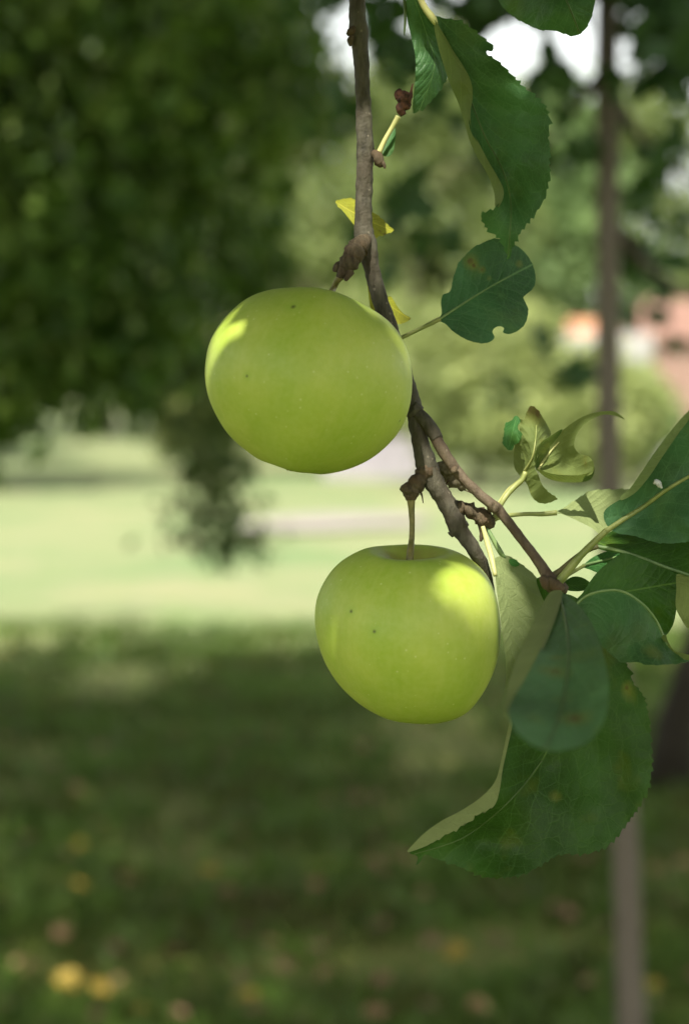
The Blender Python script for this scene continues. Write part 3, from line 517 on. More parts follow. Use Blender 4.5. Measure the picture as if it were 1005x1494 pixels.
# ------------------------------------------------------------------ apples
def apple_skin(name, seed, spots, tone_hi):
    m, nt, out = newmat(name)
    tc = nd(nt, 'ShaderNodeTexCoord'); ob = tc.outputs['Object']
    sx = nd(nt, 'ShaderNodeSeparateXYZ'); nt.links.new(ob, sx.inputs[0])
    z = sx.outputs[2]
    ang = math_(nt, 'ARCTAN2', sx.outputs[1], sx.outputs[0])
    cmb = nd(nt, 'ShaderNodeCombineXYZ')
    nt.links.new(math_(nt, 'MULTIPLY', math_(nt, 'SINE', ang), 2.2), cmb.inputs[0]); nt.links.new(math_(nt, 'MULTIPLY', math_(nt, 'COSINE', ang), 2.2), cmb.inputs[1]); nt.links.new(math_(nt, 'MULTIPLY', z, 7), cmb.inputs[2])
    st = noise_n(nt, 5, 4, .6, vec=cmb.outputs[0])
    big = noise_n(nt, 26+seed, 3, .5, vec=ob)
    fine = noise_n(nt, 420, 3, .6, vec=ob)
    c = mix(nt, ramp(nt, big, [(.3, 0), (.7, 1)]), (.275, .40, .034), (.42, .495, .08))
    c = mix(nt, math_(nt, 'MULTIPLY', ramp(nt, st, [(.42, 0), (.7, 1)]), .12), c, (.52, .55, .17))
    c = mix(nt, math_(nt, 'MULTIPLY', ramp(nt, fine, [(.35, 0), (.75, 1)]), .15), c, (.58, .62, .24))
    mo = noise_n(nt, 95, 4, .65, vec=ob, dist=.3)
    c = mix(nt, math_(nt, 'MULTIPLY', ramp(nt, mo, [(.5, 0), (.75, 1)]), .3), c, (.25, .37, .03))
    # lenticels: small pale dots, a few sunk green ones
    v = nd(nt, 'ShaderNodeTexVoronoi'); v.inputs['Scale'].default_value = 290; nt.links.new(ob, v.inputs['Vector'])
    vc = nd(nt, 'ShaderNodeSeparateColor'); nt.links.new(v.outputs['Color'], vc.inputs[0])
    dot = math_(nt, 'MULTIPLY', math_(nt, 'SUBTRACT', 1, math_(nt, 'DIVIDE', v.outputs['Distance'], .15), clamp=True), math_(nt, 'GREATER_THAN', vc.outputs[0], .45))
    c = mix(nt, math_(nt, 'MULTIPLY', dot, .6), c, (.66, .68, .35))
    # russet round the stalk cavity
    rad = math_(nt, 'SQRT', math_(nt, 'ADD', math_(nt, 'POWER', sx.outputs[0], 2), math_(nt, 'POWER', sx.outputs[1], 2)))
    topm = math_(nt, 'GREATER_THAN', z, 0)
    rj = math_(nt, 'ADD', rad, math_(nt, 'MULTIPLY', math_(nt, 'SUBTRACT', noise_n(nt, 130, 3, vec=ob), .5), .014))
    rus = math_(nt, 'MULTIPLY', topm, ramp(nt, rj, [(.008, 1), (.0155, 0)]))
    c = mix(nt, math_(nt, 'MULTIPLY', rus, .75), c, (.26, .16, .055))
    gr = math_(nt, 'MULTIPLY', topm, ramp(nt, rj, [(.012, 1), (.022, 0)]))
    c = mix(nt, math_(nt, 'MULTIPLY', gr, .35), c, (.2, .37, .04))
    for (sx_, sy_, sz_, r) in spots:
        d = nd(nt, 'ShaderNodeVectorMath', operation='DISTANCE'); nt.links.new(ob, d.inputs[0]); d.inputs[1].default_value = (sx_, sy_, sz_)
        c = mix(nt, math_(nt, 'MULTIPLY', math_(nt, 'SUBTRACT', 1, math_(nt, 'DIVIDE', d.outputs['Value'], r*3.2), clamp=True), .45), c, (.2, .36, .03))
        c = mix(nt, math_(nt, 'MULTIPLY', math_(nt, 'SUBTRACT', 1, math_(nt, 'DIVIDE', d.outputs['Value'], r), clamp=True), .95), c, (.045, .04, .012))
    h = math_(nt, 'ADD', math_(nt, 'MULTIPLY', noise_n(nt, 60, 3, vec=ob), .9), math_(nt, 'ADD', math_(nt, 'MULTIPLY', fine, .12), math_(nt, 'MULTIPLY', dot, .2)))
    rg = ramp(nt, noise_n(nt, 70, 3, vec=ob), [(.3, .42), (.7, .56)])
    bsdf(nt, out, c, rg, h, .35, .0006, sss=.10, sssr=(.006, .0055, .0015), spec=.42)
    return m
def apple(name, label, out, ctr, mm, axis_tilt, R, Hh, spots_px, stalk, seed, calyx=True):
    c = Q(ctr[0], ctr[1], mm); d = FOCUS+mm/1000; s = d/FPX
    nt_, na = 90, 128
    rx, ry = axis_tilt         # lean right (deg), lean towards camera (deg)
    Rm = Matrix.Rotation(math.radians(rx), 3, 'Y') @ Matrix.Rotation(math.radians(ry), 3, 'X')
    pts = []
    for i in range(nt_+1):
        t = math.pi*i/nt_
        for k in range(na):
            a = 2*math.pi*k/na
            ct, st = math.cos(t), math.sin(t)
            rho = R*(abs(st)**.93)*(1+.05*ct)*(1+.012*math.cos(5*a+seed)*(.4-.6*ct)+.012*math.cos(2*a+1+seed))
            zz = Hh*ct*(1-.04*ct)
            q = rho/R
            if ct > 0: zz -= Hh*.30*math.exp(-(q/.27)**2)*(1+.1*math.cos(3*a))
            else: zz += Hh*.16*math.exp(-(q/.20)**2)
            pts.append(Rm @ Vector((rho*math.cos(a), rho*math.sin(a), zz)))
    A = np.array([tuple(p) for p in pts])
    # fit the outline: lateral offset scaled by direction, in the plane facing the lens
    view = (c-CP).normalized(); e1 = Vector((1, 0, 0)); e1 = (e1-view*e1.dot(view)).normalized(); e2 = e1.cross(view)*1.0
    if e2.z < 0: e2 = -e2
    E1, E2, Vw = np.array(e1), np.array(e2), np.array(view)
    X, Y, Z = A@E1, A@E2, A@Vw
    th = np.arctan2(Y, X); rr = np.hypot(X, Y)
    nb = 120; cur = np.zeros(nb); bi = ((th+np.pi)/(2*np.pi)*nb).astype(int) % nb
    np.maximum.at(cur, bi, rr)
    for _ in range(4): cur = (np.roll(cur, 1)+2*cur+np.roll(cur, -1))/4
    o = np.array(smooth_outline(out, 3, 0, 0, random)); ox = (o[:, 0]-ctr[0])*s; oy = -(o[:, 1]-ctr[1])*s
    ot = np.arctan2(oy, ox); orr = np.hypot(ox, oy); srt = np.argsort(ot)
    bc = (np.arange(nb)+.5)/nb*2*np.pi-np.pi
    tgt = np.interp(bc, np.r_[ot[srt][-1]-2*np.pi, ot[srt], ot[srt][0]+2*np.pi], np.r_[orr[srt][-1], orr[srt], orr[srt][0]])
    # a ball seen in perspective shows slightly larger than its width
    ratio = tgt/cur*.9975
    for _ in range(1): ratio = (np.roll(ratio, 1)+2*ratio+np.roll(ratio, -1))/4
    f = np.interp(th, np.r_[bc[0]-2*np.pi/nb, bc, bc[-1]+2*np.pi/nb], np.r_[ratio[-1], ratio, ratio[0]])
    w_ = np.clip(rr/(R*.5), 0, 1); w_ = w_*w_*(3-2*w_); f = 1+(f-1)*w_+(ratio.mean()-1)*(1-w_)
    B = (X*f)[:, None]*E1+(Y*f)[:, None]*E2+(Z*ratio.mean())[:, None]*Vw
    root_ = empty(name, c); root_.rotation_euler = Rm.to_euler()
    tag(root_, label, 'apple')
    Ri = Rm.inverted(); B = B@np.array(Ri).T
    F = []
    for i in range(nt_):
        for k in range(na):
            a = i*na+k; b = i*na+(k+1) % na; F.append((a, b+0, b+na, a+na)[::-1])
    sp = []
    for (x, y, r) in spots_px:
        # foremost point of the skin under that spot
        q = Rm.inverted() @ (Q(x, y, mm)-c); 
        W = B@np.array(Rm).T; lx, ly = (x-ctr[0])*s, -(y-ctr[1])*s
        dd = (W@E1-lx)**2+(W@E2-ly)**2+np.where(W@Vw > 0, 1, 0)
        k = int(np.argmin(dd)); sp.append((*B[k], r))
    mat = apple_skin(label[:20], seed, sp, 0)
    me = bpy.data.meshes.new('fruit'); me.from_pydata(B.tolist(), [], F); me.update()
    me.polygons.foreach_set('use_smooth', [True]*len(me.polygons)); me.materials.append(mat)
    fo = bpy.data.objects.new('fruit', me); COL.objects.link(fo); fo.parent = root_
    def sub(nm, g, mt):
        V = [Ri @ (Vector(v)-c) for v in g[0]]
        me = bpy.data.meshes.new(nm); me.from_pydata(V, [], g[1]); me.update(); me.polygons.foreach_set('use_smooth', [True]*len(me.polygons)); me.materials.append(mt)
        oo = bpy.data.objects.new(nm, me); COL.objects.link(oo); oo.parent = root_; return oo
    # dense rows: the stalk ends at the bottom of the cavity
    cav = c + Rm @ Vector(B[0])
    pts3 = [(Q(x, y, m_), wd/2*s) for x, y, wd, m_ in stalk]+[(cav+(Rm @ Vector((0, 0, .006))), .0014), (cav-(Rm @ Vector((0, 0, .001))), .0017)]
    a = cr([(*p, r) for p, r in pts3], .0012)
    g = tube_geo([Vector(q[:3]) for q in a], [q[3] for q in a], 12, .07, 500); sub('stalk', g, M['stalk'])
    # calyx: dry star of sepals at the lower end
    cal = Vector(B[-1]); parts = []
    for k in range(5):
        a_ = 2*math.pi*k/5+.3; dirv = Vector((math.cos(a_), math.sin(a_), 0))
        pp = [cal+Vector((0, 0, .001)), cal+dirv*.0018+Vector((0, 0, -.001)), cal+dirv*.0022+Vector((0, 0, -.0022)), cal+dirv*.0008+Vector((0, 0, -.0034))]
        parts.append(tube_geo([c+Rm@p for p in pp], [.0008, .0009, .0006, .0002], 6))
    g = merge(parts); sub('calyx', g, M['bark_dark'])
    return root_
out1 = [(425, 420), (460, 421), (487, 427), (520, 440), (550, 456), (575, 477), (592, 506), (600, 538), (601, 565), (597, 595), (585, 625), (565, 650), (540, 670), (510, 684), (480, 691), (455, 692), (430, 690), (395, 679), (365, 662), (335, 636), (315, 605), (303, 575), (299, 545), (303, 510), (315, 482), (335, 457), (360, 436), (390, 424)]
out2 = [(575, 793), (600, 792), (630, 794), (660, 801), (690, 818), (712, 842), (725, 875), (730, 915), (728, 950), (718, 985), (700, 1018), (678, 1042), (650, 1053), (620, 1056), (590, 1054), (560, 1047), (525, 1028), (495, 1000), (473, 965), (462, 930), (459, 900), (463, 870), (478, 840), (498, 818), (530, 800), (552, 795)]
apple('green_apple', 'larger smooth green apple above, hiding part of the branch behind it', out1, (450, 556), -24, (12, -1), .0365, .0345,
      [(365, 551, .0007), (430, 452, .0012), (580, 615, .0006)], [(497, 403, 12, -10), (491, 411, 9, -9), (486, 422, 9, -8)], 1)
apple('green_apple', 'lower green apple hanging by a straight stalk, two dark specks and sun patches on it', out2, (595, 925), -4, (1, 8), .0335, .0335,
      [(515, 895, .0009), (547, 921, .0009), (470, 985, .0004)], [(599, 724, 15, -4), (600, 740, 10, -4), (601, 768, 8, -4), (600, 790, 9, -4)], 4)

# ------------------------------------------------------------------ ground
def terrain(x, y):
    r = max(0, y-40)
    z = .034*r*r/(r+25)*(1 if x < 0 else max(.35, 1-x/30))
    z += .03*noise.noise(Vector((x*.25, y*.25, 1)))*min(1, y/10 if y > 0 else 1)+.12*noise.noise(Vector((x*.05, y*.05, 2)))*min(1, max(0, y-14)/30)
    return z
xs = np.r_[np.linspace(-900, -60, 12), np.linspace(-50, -12, 20), np.linspace(-11, 11, 60), np.linspace(12, 50, 20), np.linspace(60, 900, 12)]
ys = np.r_[np.linspace(-300, -20, 8), np.linspace(-15, 60, 110), np.linspace(63, 140, 26), np.linspace(160, 1500, 14)]
V = [(x, y, terrain(x, min(y, 200))) for y in ys for x in xs]
F = [(j*len(xs)+i, j*len(xs)+i+1, (j+1)*len(xs)+i+1, (j+1)*len(xs)+i) for j in range(len(ys)-1) for i in range(len(xs)-1)]
m, nt, out = newmat('lawn'); pos = geopos(nt)
n1 = noise_n(nt, .35, 4, .6, vec=pos); n2 = noise_n(nt, 2.6, 4, .65, vec=pos); n3 = noise_n(nt, 14, 4, .7, vec=pos); n4 = noise_n(nt, 6, 3, .7, vec=pos)
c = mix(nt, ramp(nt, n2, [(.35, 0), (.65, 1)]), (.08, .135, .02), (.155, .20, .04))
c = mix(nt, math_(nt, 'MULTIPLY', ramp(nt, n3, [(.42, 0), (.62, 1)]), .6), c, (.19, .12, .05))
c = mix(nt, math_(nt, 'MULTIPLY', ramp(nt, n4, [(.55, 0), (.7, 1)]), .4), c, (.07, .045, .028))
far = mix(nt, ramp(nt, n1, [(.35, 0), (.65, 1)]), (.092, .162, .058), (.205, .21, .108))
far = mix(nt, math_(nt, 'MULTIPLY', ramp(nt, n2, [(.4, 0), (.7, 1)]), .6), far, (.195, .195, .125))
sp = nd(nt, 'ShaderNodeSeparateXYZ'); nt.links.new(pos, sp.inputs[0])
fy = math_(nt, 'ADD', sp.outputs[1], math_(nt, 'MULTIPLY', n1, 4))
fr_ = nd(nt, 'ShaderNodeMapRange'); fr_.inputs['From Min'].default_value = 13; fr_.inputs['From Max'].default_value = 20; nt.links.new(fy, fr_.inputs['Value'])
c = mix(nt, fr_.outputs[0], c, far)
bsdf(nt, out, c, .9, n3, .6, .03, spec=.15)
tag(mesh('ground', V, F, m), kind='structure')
# pale worn path across the lawn
def sheet(name, pts, mat, dz=.012):
    O = smooth_outline(pts, .25, 0, 0, random); n = len(O)
    ctrn = O.mean(0); V = []; F = []
    rings = 8
    for r_ in range(rings):
        f = 1-r_/(rings)
        for k, p in enumerate(O):
            q = ctrn+(p-ctrn)*f; wob = .0
            V.append((q[0], q[1], terrain(q[0], q[1])+dz))
    for r_ in range(rings-1):
        for k in range(n):
            a = r_*n+k; b = r_*n+(k+1) % n; F.append((a, b, b+n, a+n))
    F.append(tuple((rings-1)*n+k for k in range(n)))
    return mesh(name, V, F, mat)
M['path'] = simple('pale gravel path', (.19, .168, .162), (.25, .22, .21), 8, .95, .3, .01)
tag(sheet('path', [(-1.5, 30.8), (-1.1, 33.2), (0, 34.6), (.9, 34.4), (1.3, 32.8), (1.0, 31.2), (.3, 30.6), (-.6, 29.8)], M['path'], .05), kind='structure')

# ------------------------------------------------------------------ leaf clouds
def leafcloud(cs, size, mat, name, parent, kind=None, aspect=.55, bias=0.6, sizevar=.3):
    "cs (n,3) leaf centres -> rhombus leaves folded along the rib, random attitude"
    n = len(cs); cs = np.asarray(cs)
    d = RNG.normal(size=(n, 3)); d[:, 2] -= bias; d /= np.linalg.norm(d, axis=1)[:, None]
    r = RNG.normal(size=(n, 3)); r -= (r*d).sum(1)[:, None]*d; r /= np.linalg.norm(r, axis=1)[:, None]
    nn = np.cross(d, r); L_ = size*(1+sizevar*RNG.uniform(-1, 1, n))[:, None]
    a = cs-d*L_*.5; b = cs+d*L_*.5; m1 = cs+r*L_*aspect*.5+nn*L_*.12-d*L_*.05; m2 = cs-r*L_*aspect*.5+nn*L_*.12-d*L_*.05
    m3 = cs+r*L_*aspect*.36+nn*L_*.08+d*L_*.26; m4 = cs-r*L_*aspect*.36+nn*L_*.08+d*L_*.26
    V = np.stack([a, m1, m3, b, m4, m2], 1).reshape(-1, 3)
    k = np.arange(n)[:, None]*6
    F = np.concatenate([k+np.array([[0, 1, 2, 3]]), k+np.array([[0, 3, 4, 5]])], 1).reshape(-1, 4)
    o = mesh(name, V, F, mat, parent, smooth=False)
    if kind: o['kind'] = kind
    return o
def clumps(fn_center, ncl, per, rad):
    C = []
    while len(C) < ncl:
        p = fn_center()
        if p is not None: C.append(p)
    C = np.array(C); base = np.repeat(C, per, 0)
    return base+RNG.normal(size=base.shape)*rad*np.array([1, 1, .75])
def sphere_pts(n, c, r, shell=.35):
    d = RNG.normal(size=(n, 3)); d /= np.linalg.norm(d, axis=1)[:, None]
    return np.asarray(c)+d*(RNG.uniform(shell**3, 1, n)**(1/3))[:, None]*np.asarray(r)
def bigtube(pts, widths, mat, name, parent, rough=.08, fr=4, seg=14, step=.25):
    a = cr([(*p, w_) for p, w_ in zip(pts, widths)], step)
    g = tube_geo([Vector(q[:3]) for q in a], [q[3]/2 for q in a], seg, rough, fr); return mesh(name, g[0], g[1], mat, parent)

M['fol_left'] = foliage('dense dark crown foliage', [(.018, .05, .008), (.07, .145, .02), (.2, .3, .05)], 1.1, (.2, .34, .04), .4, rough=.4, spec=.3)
M['fol_glint'] = foliage('glossy leaves brightened for glints', [(.03, .07, .015), (.1, .18, .04), (.36, .46, .14)], 3, (.22, .34, .05), .35, rough=.25, spec=.7)  # stand-in sun glints: leaves added with brighter colour on the crown face
M['fol_hang'] = foliage('hanging spray foliage', [(.03, .06, .02), (.08, .13, .04), (.2, .25, .09)], 3, (.2, .3, .06), .4)
M['fol_over'] = foliage('overhead foliage', [(.03, .065, .02), (.05, .09, .025)], 2, (.08, .15, .02), .25)
M['fol_own'] = foliage('apple foliage', [(.028, .075, .025), (.05, .11, .03)], 8, (.1, .2, .02), .25)
M['fol_young'] = foliage('young tree foliage', [(.02, .06, .015), (.04, .09, .02)], 4, (.08, .18, .02), .3)
def bgf(name, a, b, c, tr): return foliage(name, [tuple(x*.55 for x in a), tuple(x*.85 for x in b), c], .8, tr, .3)  # deepened dark end paints lit and shaded contrast into the clumps
M['bg_olive'] = bgf('olive shrub foliage', (.16, .21, .07), (.27, .33, .11), (.38, .42, .16), (.36, .42, .12))
M['bg_mid'] = bgf('mid green foliage', (.08, .135, .035), (.16, .22, .065), (.27, .32, .11), (.25, .33, .07))
M['bg_teal'] = bgf('bluish green foliage', (.09, .17, .055), (.16, .26, .085), (.25, .35, .13), (.2, .3, .08))
M['bg_dark'] = bgf('dark foliage', (.02, .045, .018), (.04, .07, .025), (.08, .11, .04), (.1, .15, .04))
M['bg_brown'] = bgf('olive brown foliage', (.10, .12, .05), (.18, .2, .08), (.26, .29, .11), (.25, .28, .08))

# dark crown on the left, about 8 m away, one hanging branch
lt = empty('large_tree', (-3.3, 8.6, terrain(-3.3, 8.6)))
tag(lt, 'large dark leafy tree filling the upper left, low crown edge over the lawn', 'tree')
bigtube([(-3.3, 8.6, 0), (-3.25, 8.6, 1.2), (-3.1, 8.5, 2.6), (-2.9, 8.5, 4.2), (-2.8, 8.4, 6)], [.42, .34, .3, .22, .1], M['trunk'], 'trunk', lt)
for a, b in (((-3.1, 8.5, 2.4), (-.9, 8.3, 3.0)), ((-3.0, 8.5, 3), (-1.2, 9, 4.4)), ((-3.2, 8.5, 2.1), (-1.5, 8.0, 2.15))):
    mid_ = ((a[0]+b[0])/2, (a[1]+b[1])/2, (a[2]+b[2])/2+.25)
    bigtube([a, mid_, b], [.13, .09, .03], M['trunk'], 'limb', lt)
def pxw(px, py, d): p = P(px, py, d); return (p.x, p.y, p.z)
def edge_right(py):   # crown margin on the picture's right side at 8 m
    return np.interp(py, [-400, -100, 0, 90, 160, 230, 300, 360, 430, 490, 540, 600], [560, 500, 470, 462, 470, 415, 430, 375, 380, 325, 262, 225])+22*math.sin(py*.11)
def low(px): return np.interp(px, [-900, -200, 0, 60, 130, 200, 240, 300, 380, 460], [690, 668, 652, 622, 604, 616, 590, 545, 480, 200])
def fn():
    d = RNG.uniform(7.0, 9.8); px = RNG.uniform(-1200, 520); py = RNG.uniform(-900, 620)
    if px > edge_right(py)-18 or py > low(px)-18: return None
    if d > 9.3-.8*abs(px/900): pass
    return pxw(px, py, d)
cs = clumps(fn, 800, 46, .12)
def fn_view():
    d = RNG.uniform(7.2, 9.4); px = RNG.uniform(-60, 500); py = RNG.uniform(-60, 650)
    if px > edge_right(py)-14 or py > low(px)-14: return None
    return pxw(px, py, d)
cs = np.r_[cs, clumps(fn_view, 170, 34, .085)]
fil = clumps(fn, 3000, 1, .1)
leafcloud(np.r_[cs, fil], .092, M['fol_left'], 'crown', lt)
def fn_front():
    d = RNG.uniform(6.9, 7.5); px = RNG.uniform(-80, 480); py = RNG.uniform(-60, 600)*1.0
    if px > edge_right(py)-6 or py > low(px)-4 or RNG.random() < py/760: return None
    return pxw(px, py, d)
leafcloud(clumps(fn_front, 1500, 1, .01), .048, M['fol_glint'], 'glint_leaves', lt)
def fn2():
    d = RNG.uniform(8.4, 9.6); px = RNG.uniform(-1200, 400); py = RNG.uniform(120, 540)
    if px > edge_right(py)-60 or py > low(px)-50: return None
    return pxw(px, py, d)
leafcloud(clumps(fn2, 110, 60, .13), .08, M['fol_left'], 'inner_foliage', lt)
# hanging branch
hb = [pxw(255, 480, 8), pxw(285, 560, 7.9), pxw(295, 640, 7.9), pxw(305, 720, 7.9), pxw(330, 790, 7.9), pxw(375, 815, 7.9)]
hang = bigtube(hb, [.03, .02, .015, .012, .008, .004], M['trunk'], 'hanging_branch', lt, step=.08)
cs = []
for _ in range(850):
    t = RNG.uniform(0, 1)**.85; x = np.interp(t, [0, .25, .5, .8, 1], [282, 305, 308, 315, 335]); y = 500+310*t
    ww = np.interp(t, [0, .3, .6, .85, 1], [40, 46, 44, 62, 60]); cs.append(pxw(x+RNG.normal()*ww*.62, min(y+RNG.normal()*12, 830), 7.9+RNG.normal()*.13))
mesh_h = leafcloud(np.array(cs), .055, M['fol_hang'], 'hanging_leaves', hang)

# leaning trunk at the right edge; its crown overhead shades the grass
st = empty('leaning_tree', pxw(975, 1125, 8.9))
tag(st, 'dark leaning tree trunk cut by the right edge, standing in shaded grass', 'tree')
b0 = P(972, 1130, 8.9); b0.z = terrain(b0.x, b0.y)-.05
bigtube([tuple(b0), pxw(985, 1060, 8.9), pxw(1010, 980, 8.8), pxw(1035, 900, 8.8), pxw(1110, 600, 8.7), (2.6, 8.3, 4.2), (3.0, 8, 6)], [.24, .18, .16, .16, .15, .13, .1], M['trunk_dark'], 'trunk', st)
def over(n, x0, x1, y0, y1, z0, z1):
    def f():
        p = (RNG.uniform(x0, x1), RNG.uniform(y0, y1), RNG.uniform(z0, z1))
        # leave the light over the branch to the tree's own leaves
        q = Vector(p); c = Q(600, 780, 0); dlt = q-c; t = dlt.dot(TO_SUN); off = (dlt-TO_SUN*t).length
        if off < .75: return None
        z8 = p[2]-(8-p[1])/.655
        if 2.5 < z8 < 5.2 and -3 < p[0]+(8-p[1])*.25 < .1: return None
        if p[1] > 7.6+1.6*noise.noise(Vector((p[0]*.5, 0, 3))) and RNG.random() < (p[1]-7.2)/5.4: return None
        if p[2] < 1.5+.24*max(p[1], 0)+.9: return None
        return p
    return clumps(f, n, 44, .22)
leafcloud(over(700, -1.5, 8, -3.5, 13, 5.2, 7.2), .17, M['fol_over'], 'crown', st, aspect=.7, bias=.2)
bt = empty('spreading_tree', (-4.6, 2.5, 0))
tag(bt, 'spreading tree standing outside the view, its crown shading the near grass', 'tree')
bigtube([(-4.6, 2.5, 0), (-4.5, 2.6, 2.5), (-4, 3, 5), (-3.6, 3.4, 7)], [.4, .33, .25, .1], M['trunk'], 'trunk', bt)
leafcloud(over(900, -8, .5, -4.5, 13, 5.0, 7.2), .17, M['fol_over'], 'crown', bt, aspect=.7, bias=.2)

# the branch's own tree: trunk behind the lens, unseen leaves above shaped to aim the dapples
ot = empty('apple_tree', (1.5, -.35, 0))
tag(ot, 'apple tree that bears the branch, standing just outside the view', 'tree')
bigtube([(1.5, -.35, 0), (1.48, -.3, .8), (1.42, -.22, 1.6), (1.3, -.1, 2.3), (1.1, .05, 2.9)], [.22, .17, .15, .12, .06], M['trunk'], 'trunk', ot, .1, 9, 14, .08)
tip = Q(515, -420, 25)
bigtube([(1.42, -.2, 1.7), (1.1, .2, 2.05), (.6, .55, 2.1), (.25, .74, 2.02), tuple(tip)], [.09, .07, .05, .025, .009], M['bark'], 'limb', ot, .05, 20, 12, .05)
bigtube([(1.35, -.12, 2.1), (.8, -.1, 2.6), (.2, -.1, 2.75), (-.6, -.2, 2.7)], [.08, .06, .045, .015], M['bark'], 'limb', ot, .05, 20, 12, .05)
# light gaps: (px, py, mm, radius m) seen along the sun's direction
GAPS = [(660, 852, -26, .003), (688, 862, -23, .009), (711, 890, -18, .008), (719, 925, -16, .003), (468, 925, -15, .011), (468, 962, -12, .010), (320, 485, -35, .005), (308, 535, -34, .005), (340, 455, -36, .004),
        (545, 448, -38, .0015), (505, 432, -38, .0005), (652, 668, -4, .006), (612, 4, -8, .005), (745, 712, 3, .006), (540, 440, 8, .006), (555, 335, 18, .010), (835, 672, 2, .008), (498, 300, 18, .007),
        (714, 800, -5, .004), (870, 825, 5, .008), (590, 460, 14, .006), (1005, 880, -28, .004), (900, 722, 12, .004), (760, 80, -13, .003), (770, 620, 4, .005)]
ex = TO_SUN.orthogonal().normalized(); ey = TO_SUN.cross(ex)
C0 = Q(600, 700, 0)
GP = [((Q(x, y, mm)-C0).dot(ex), (Q(x, y, mm)-C0).dot(ey), r) for x, y, mm, r in GAPS]
pts = []
_st = RNG.bit_generator.state      # this crown keeps its own seed
_st['state'] = {'state': 236457158589726279916757033340829660813, 'inc': 7937318808080196428804369945471644491}; _st['has_uint32'] = 0; _st['uinteger'] = 0
RNG.bit_generator.state = _st
A2 = RNG.normal(size=(19000, 2))*np.where(RNG.random((19000, 1)) < .7, .19, .4); tt = RNG.uniform(.75, 1.5, 19000)
for (a, b), t in zip(A2, tt):
    if math.hypot(a, b) > .85: continue
    if any((a-ga)**2+(b-gb)**2 < (gr_+.019)**2 for ga, gb, gr_ in GP): continue
    p = C0+ex*a+ey*b+TO_SUN*t
    if p.z < 2.0 and p.y > .25: continue
    pts.append(tuple(p))
pts = np.array(pts)
crown_o = leafcloud(pts, .058, M['fol_own'], 'crown', ot, aspect=.62, bias=.0, sizevar=.15)
pts = []
for _ in range(9500):      # unseen sprays added above the branch, gaps aimed for the sharper sun patches
    a, b = RNG.uniform(-.30, .30, 2); t = RNG.uniform(.36, .62)
    if math.hypot(a, b) > .30 or any((a-ga)**2+(b-gb)**2 < (gr_+.010)**2 for ga, gb, gr_ in GP): continue
    p = C0+ex*float(a)+ey*float(b)+TO_SUN*float(t)
    if (p-CP).dot(UP) < (p-CP).dot(FWD)*(747/FPX)+.05: continue
    pts.append(tuple(p))
fc = Q(437, 578, -60)-C0
for k in range(14):  # extra leaves added to block a stray sun patch on the upper apple
    p = C0+ex*(fc.dot(ex)+.009*math.cos(k*2.4))+ey*(fc.dot(ey)+.009*math.sin(k*2.4))+TO_SUN*(.40+.012*k); pts.append(tuple(p))
leafcloud(np.array(pts), .036, M['fol_own'], 'dapple_spray', ot, aspect=.62, bias=.0, sizevar=.15)

# young tree with a slim straight trunk, 3.5 m away
yt = empty('young_tree', tuple(P(920, 1750, 3.5)))
tag(yt, 'slim straight young tree trunk crossing the whole right side, brown above, paler below as if sun dappled', 'tree')
D = 3.5
top = [pxw(x, y, D) for x, y in ((884, -700), (884, -300), (886, -20), (885, 105), (886, 300), (887, 520), (889, 720), (898, 960), (910, 1190), (917, 1400), (921, 1560))]
base = P(922, 1700, D); base = (base.x, base.y, -.05); wd = D/FPX
bigtube(top+[base], [24*wd, 32*wd, 34*wd, 36*wd, 33*wd, 36*wd, 35*wd, 37*wd, 40*wd, 41*wd, 45*wd, 53*wd], M['trunk_sun_low'], 'trunk', yt, .06, 12, 16, .05)
def br(pl, w_):
    bigtube([pxw(*p) for p in pl], w_, M['trunk'], 'branch', yt, .08, 12, 8, .05)
br([(885, 105, 3.5), (850, 140, 3.5), (800, 205, 3.45), (720, 240, 3.4), (640, 235, 3.4)], [.03, .018, .012, .008, .004])
br([(886, 130, 3.5), (925, 190, 3.55), (970, 240, 3.6), (1060, 290, 3.6)], [.028, .016, .012, .008])
br([(886, 320, 3.5), (930, 375, 3.6), (980, 415, 3.7), (1080, 450, 3.8)], [.026, .02, .016, .01])
br([(885, -60, 3.5), (820, -40, 3.4), (720, -10, 3.3), (590, 30, 3.3)], [.024, .016, .012, .005])
cl = []
def blob(px, py, d, n, sx, sy):
    for _ in range(n): cl.append(pxw(px+RNG.normal()*sx, py+RNG.normal()*sy, d+RNG.normal()*.12))
for b in ((975, 20, 3.3, 110, 32, 45), (1010, 70, 3.3, 40, 25, 40), (940, -30, 3.4, 60, 50, 30), (720, -15, 3.3, 60, 50, 22), (560, 15, 3.2, 22, 20, 18), (590, 95, 3.2, 20, 14, 25), (570, 60, 3.2, 10, 12, 14), (800, 60, 3.4, 9, 12, 30), (745, 235, 3.5, 10, 60, 12),
          (975, 215, 3.6, 14, 40, 30), (835, 230, 3.5, 8, 30, 14), (950, 380, 3.7, 10, 30, 22), (840, 540, 3.9, 7, 14, 14), (590, 300, 3.6, 10, 18, 26), (570, 350, 3.6, 7, 22, 25), (700, -80, 3.4, 90, 120, 30), (950, 320, 3.7, 8, 40, 40), (745, 575, 3.9, 3, 8, 10), (690, 30, 3.3, 12, 14, 20),
          (480, -10, 3.4, 26, 30, 14), (950, 110, 3.4, 8, 30, 14), (500, 180, 3.6, 14, 26, 40), (610, 330, 3.8, 16, 28, 45), (650, 130, 3.4, 16, 26, 34), (800, 120, 3.5, 12, 26, 20), (930, 300, 4.2, 22, 45, 60), (975, 420, 4.4, 14, 30, 30), (835, 545, 4.2, 8, 16, 20), (735, 580, 4.2, 4, 12, 10), (800, 500, 4.2, 5, 10, 12)):
    blob(*b)
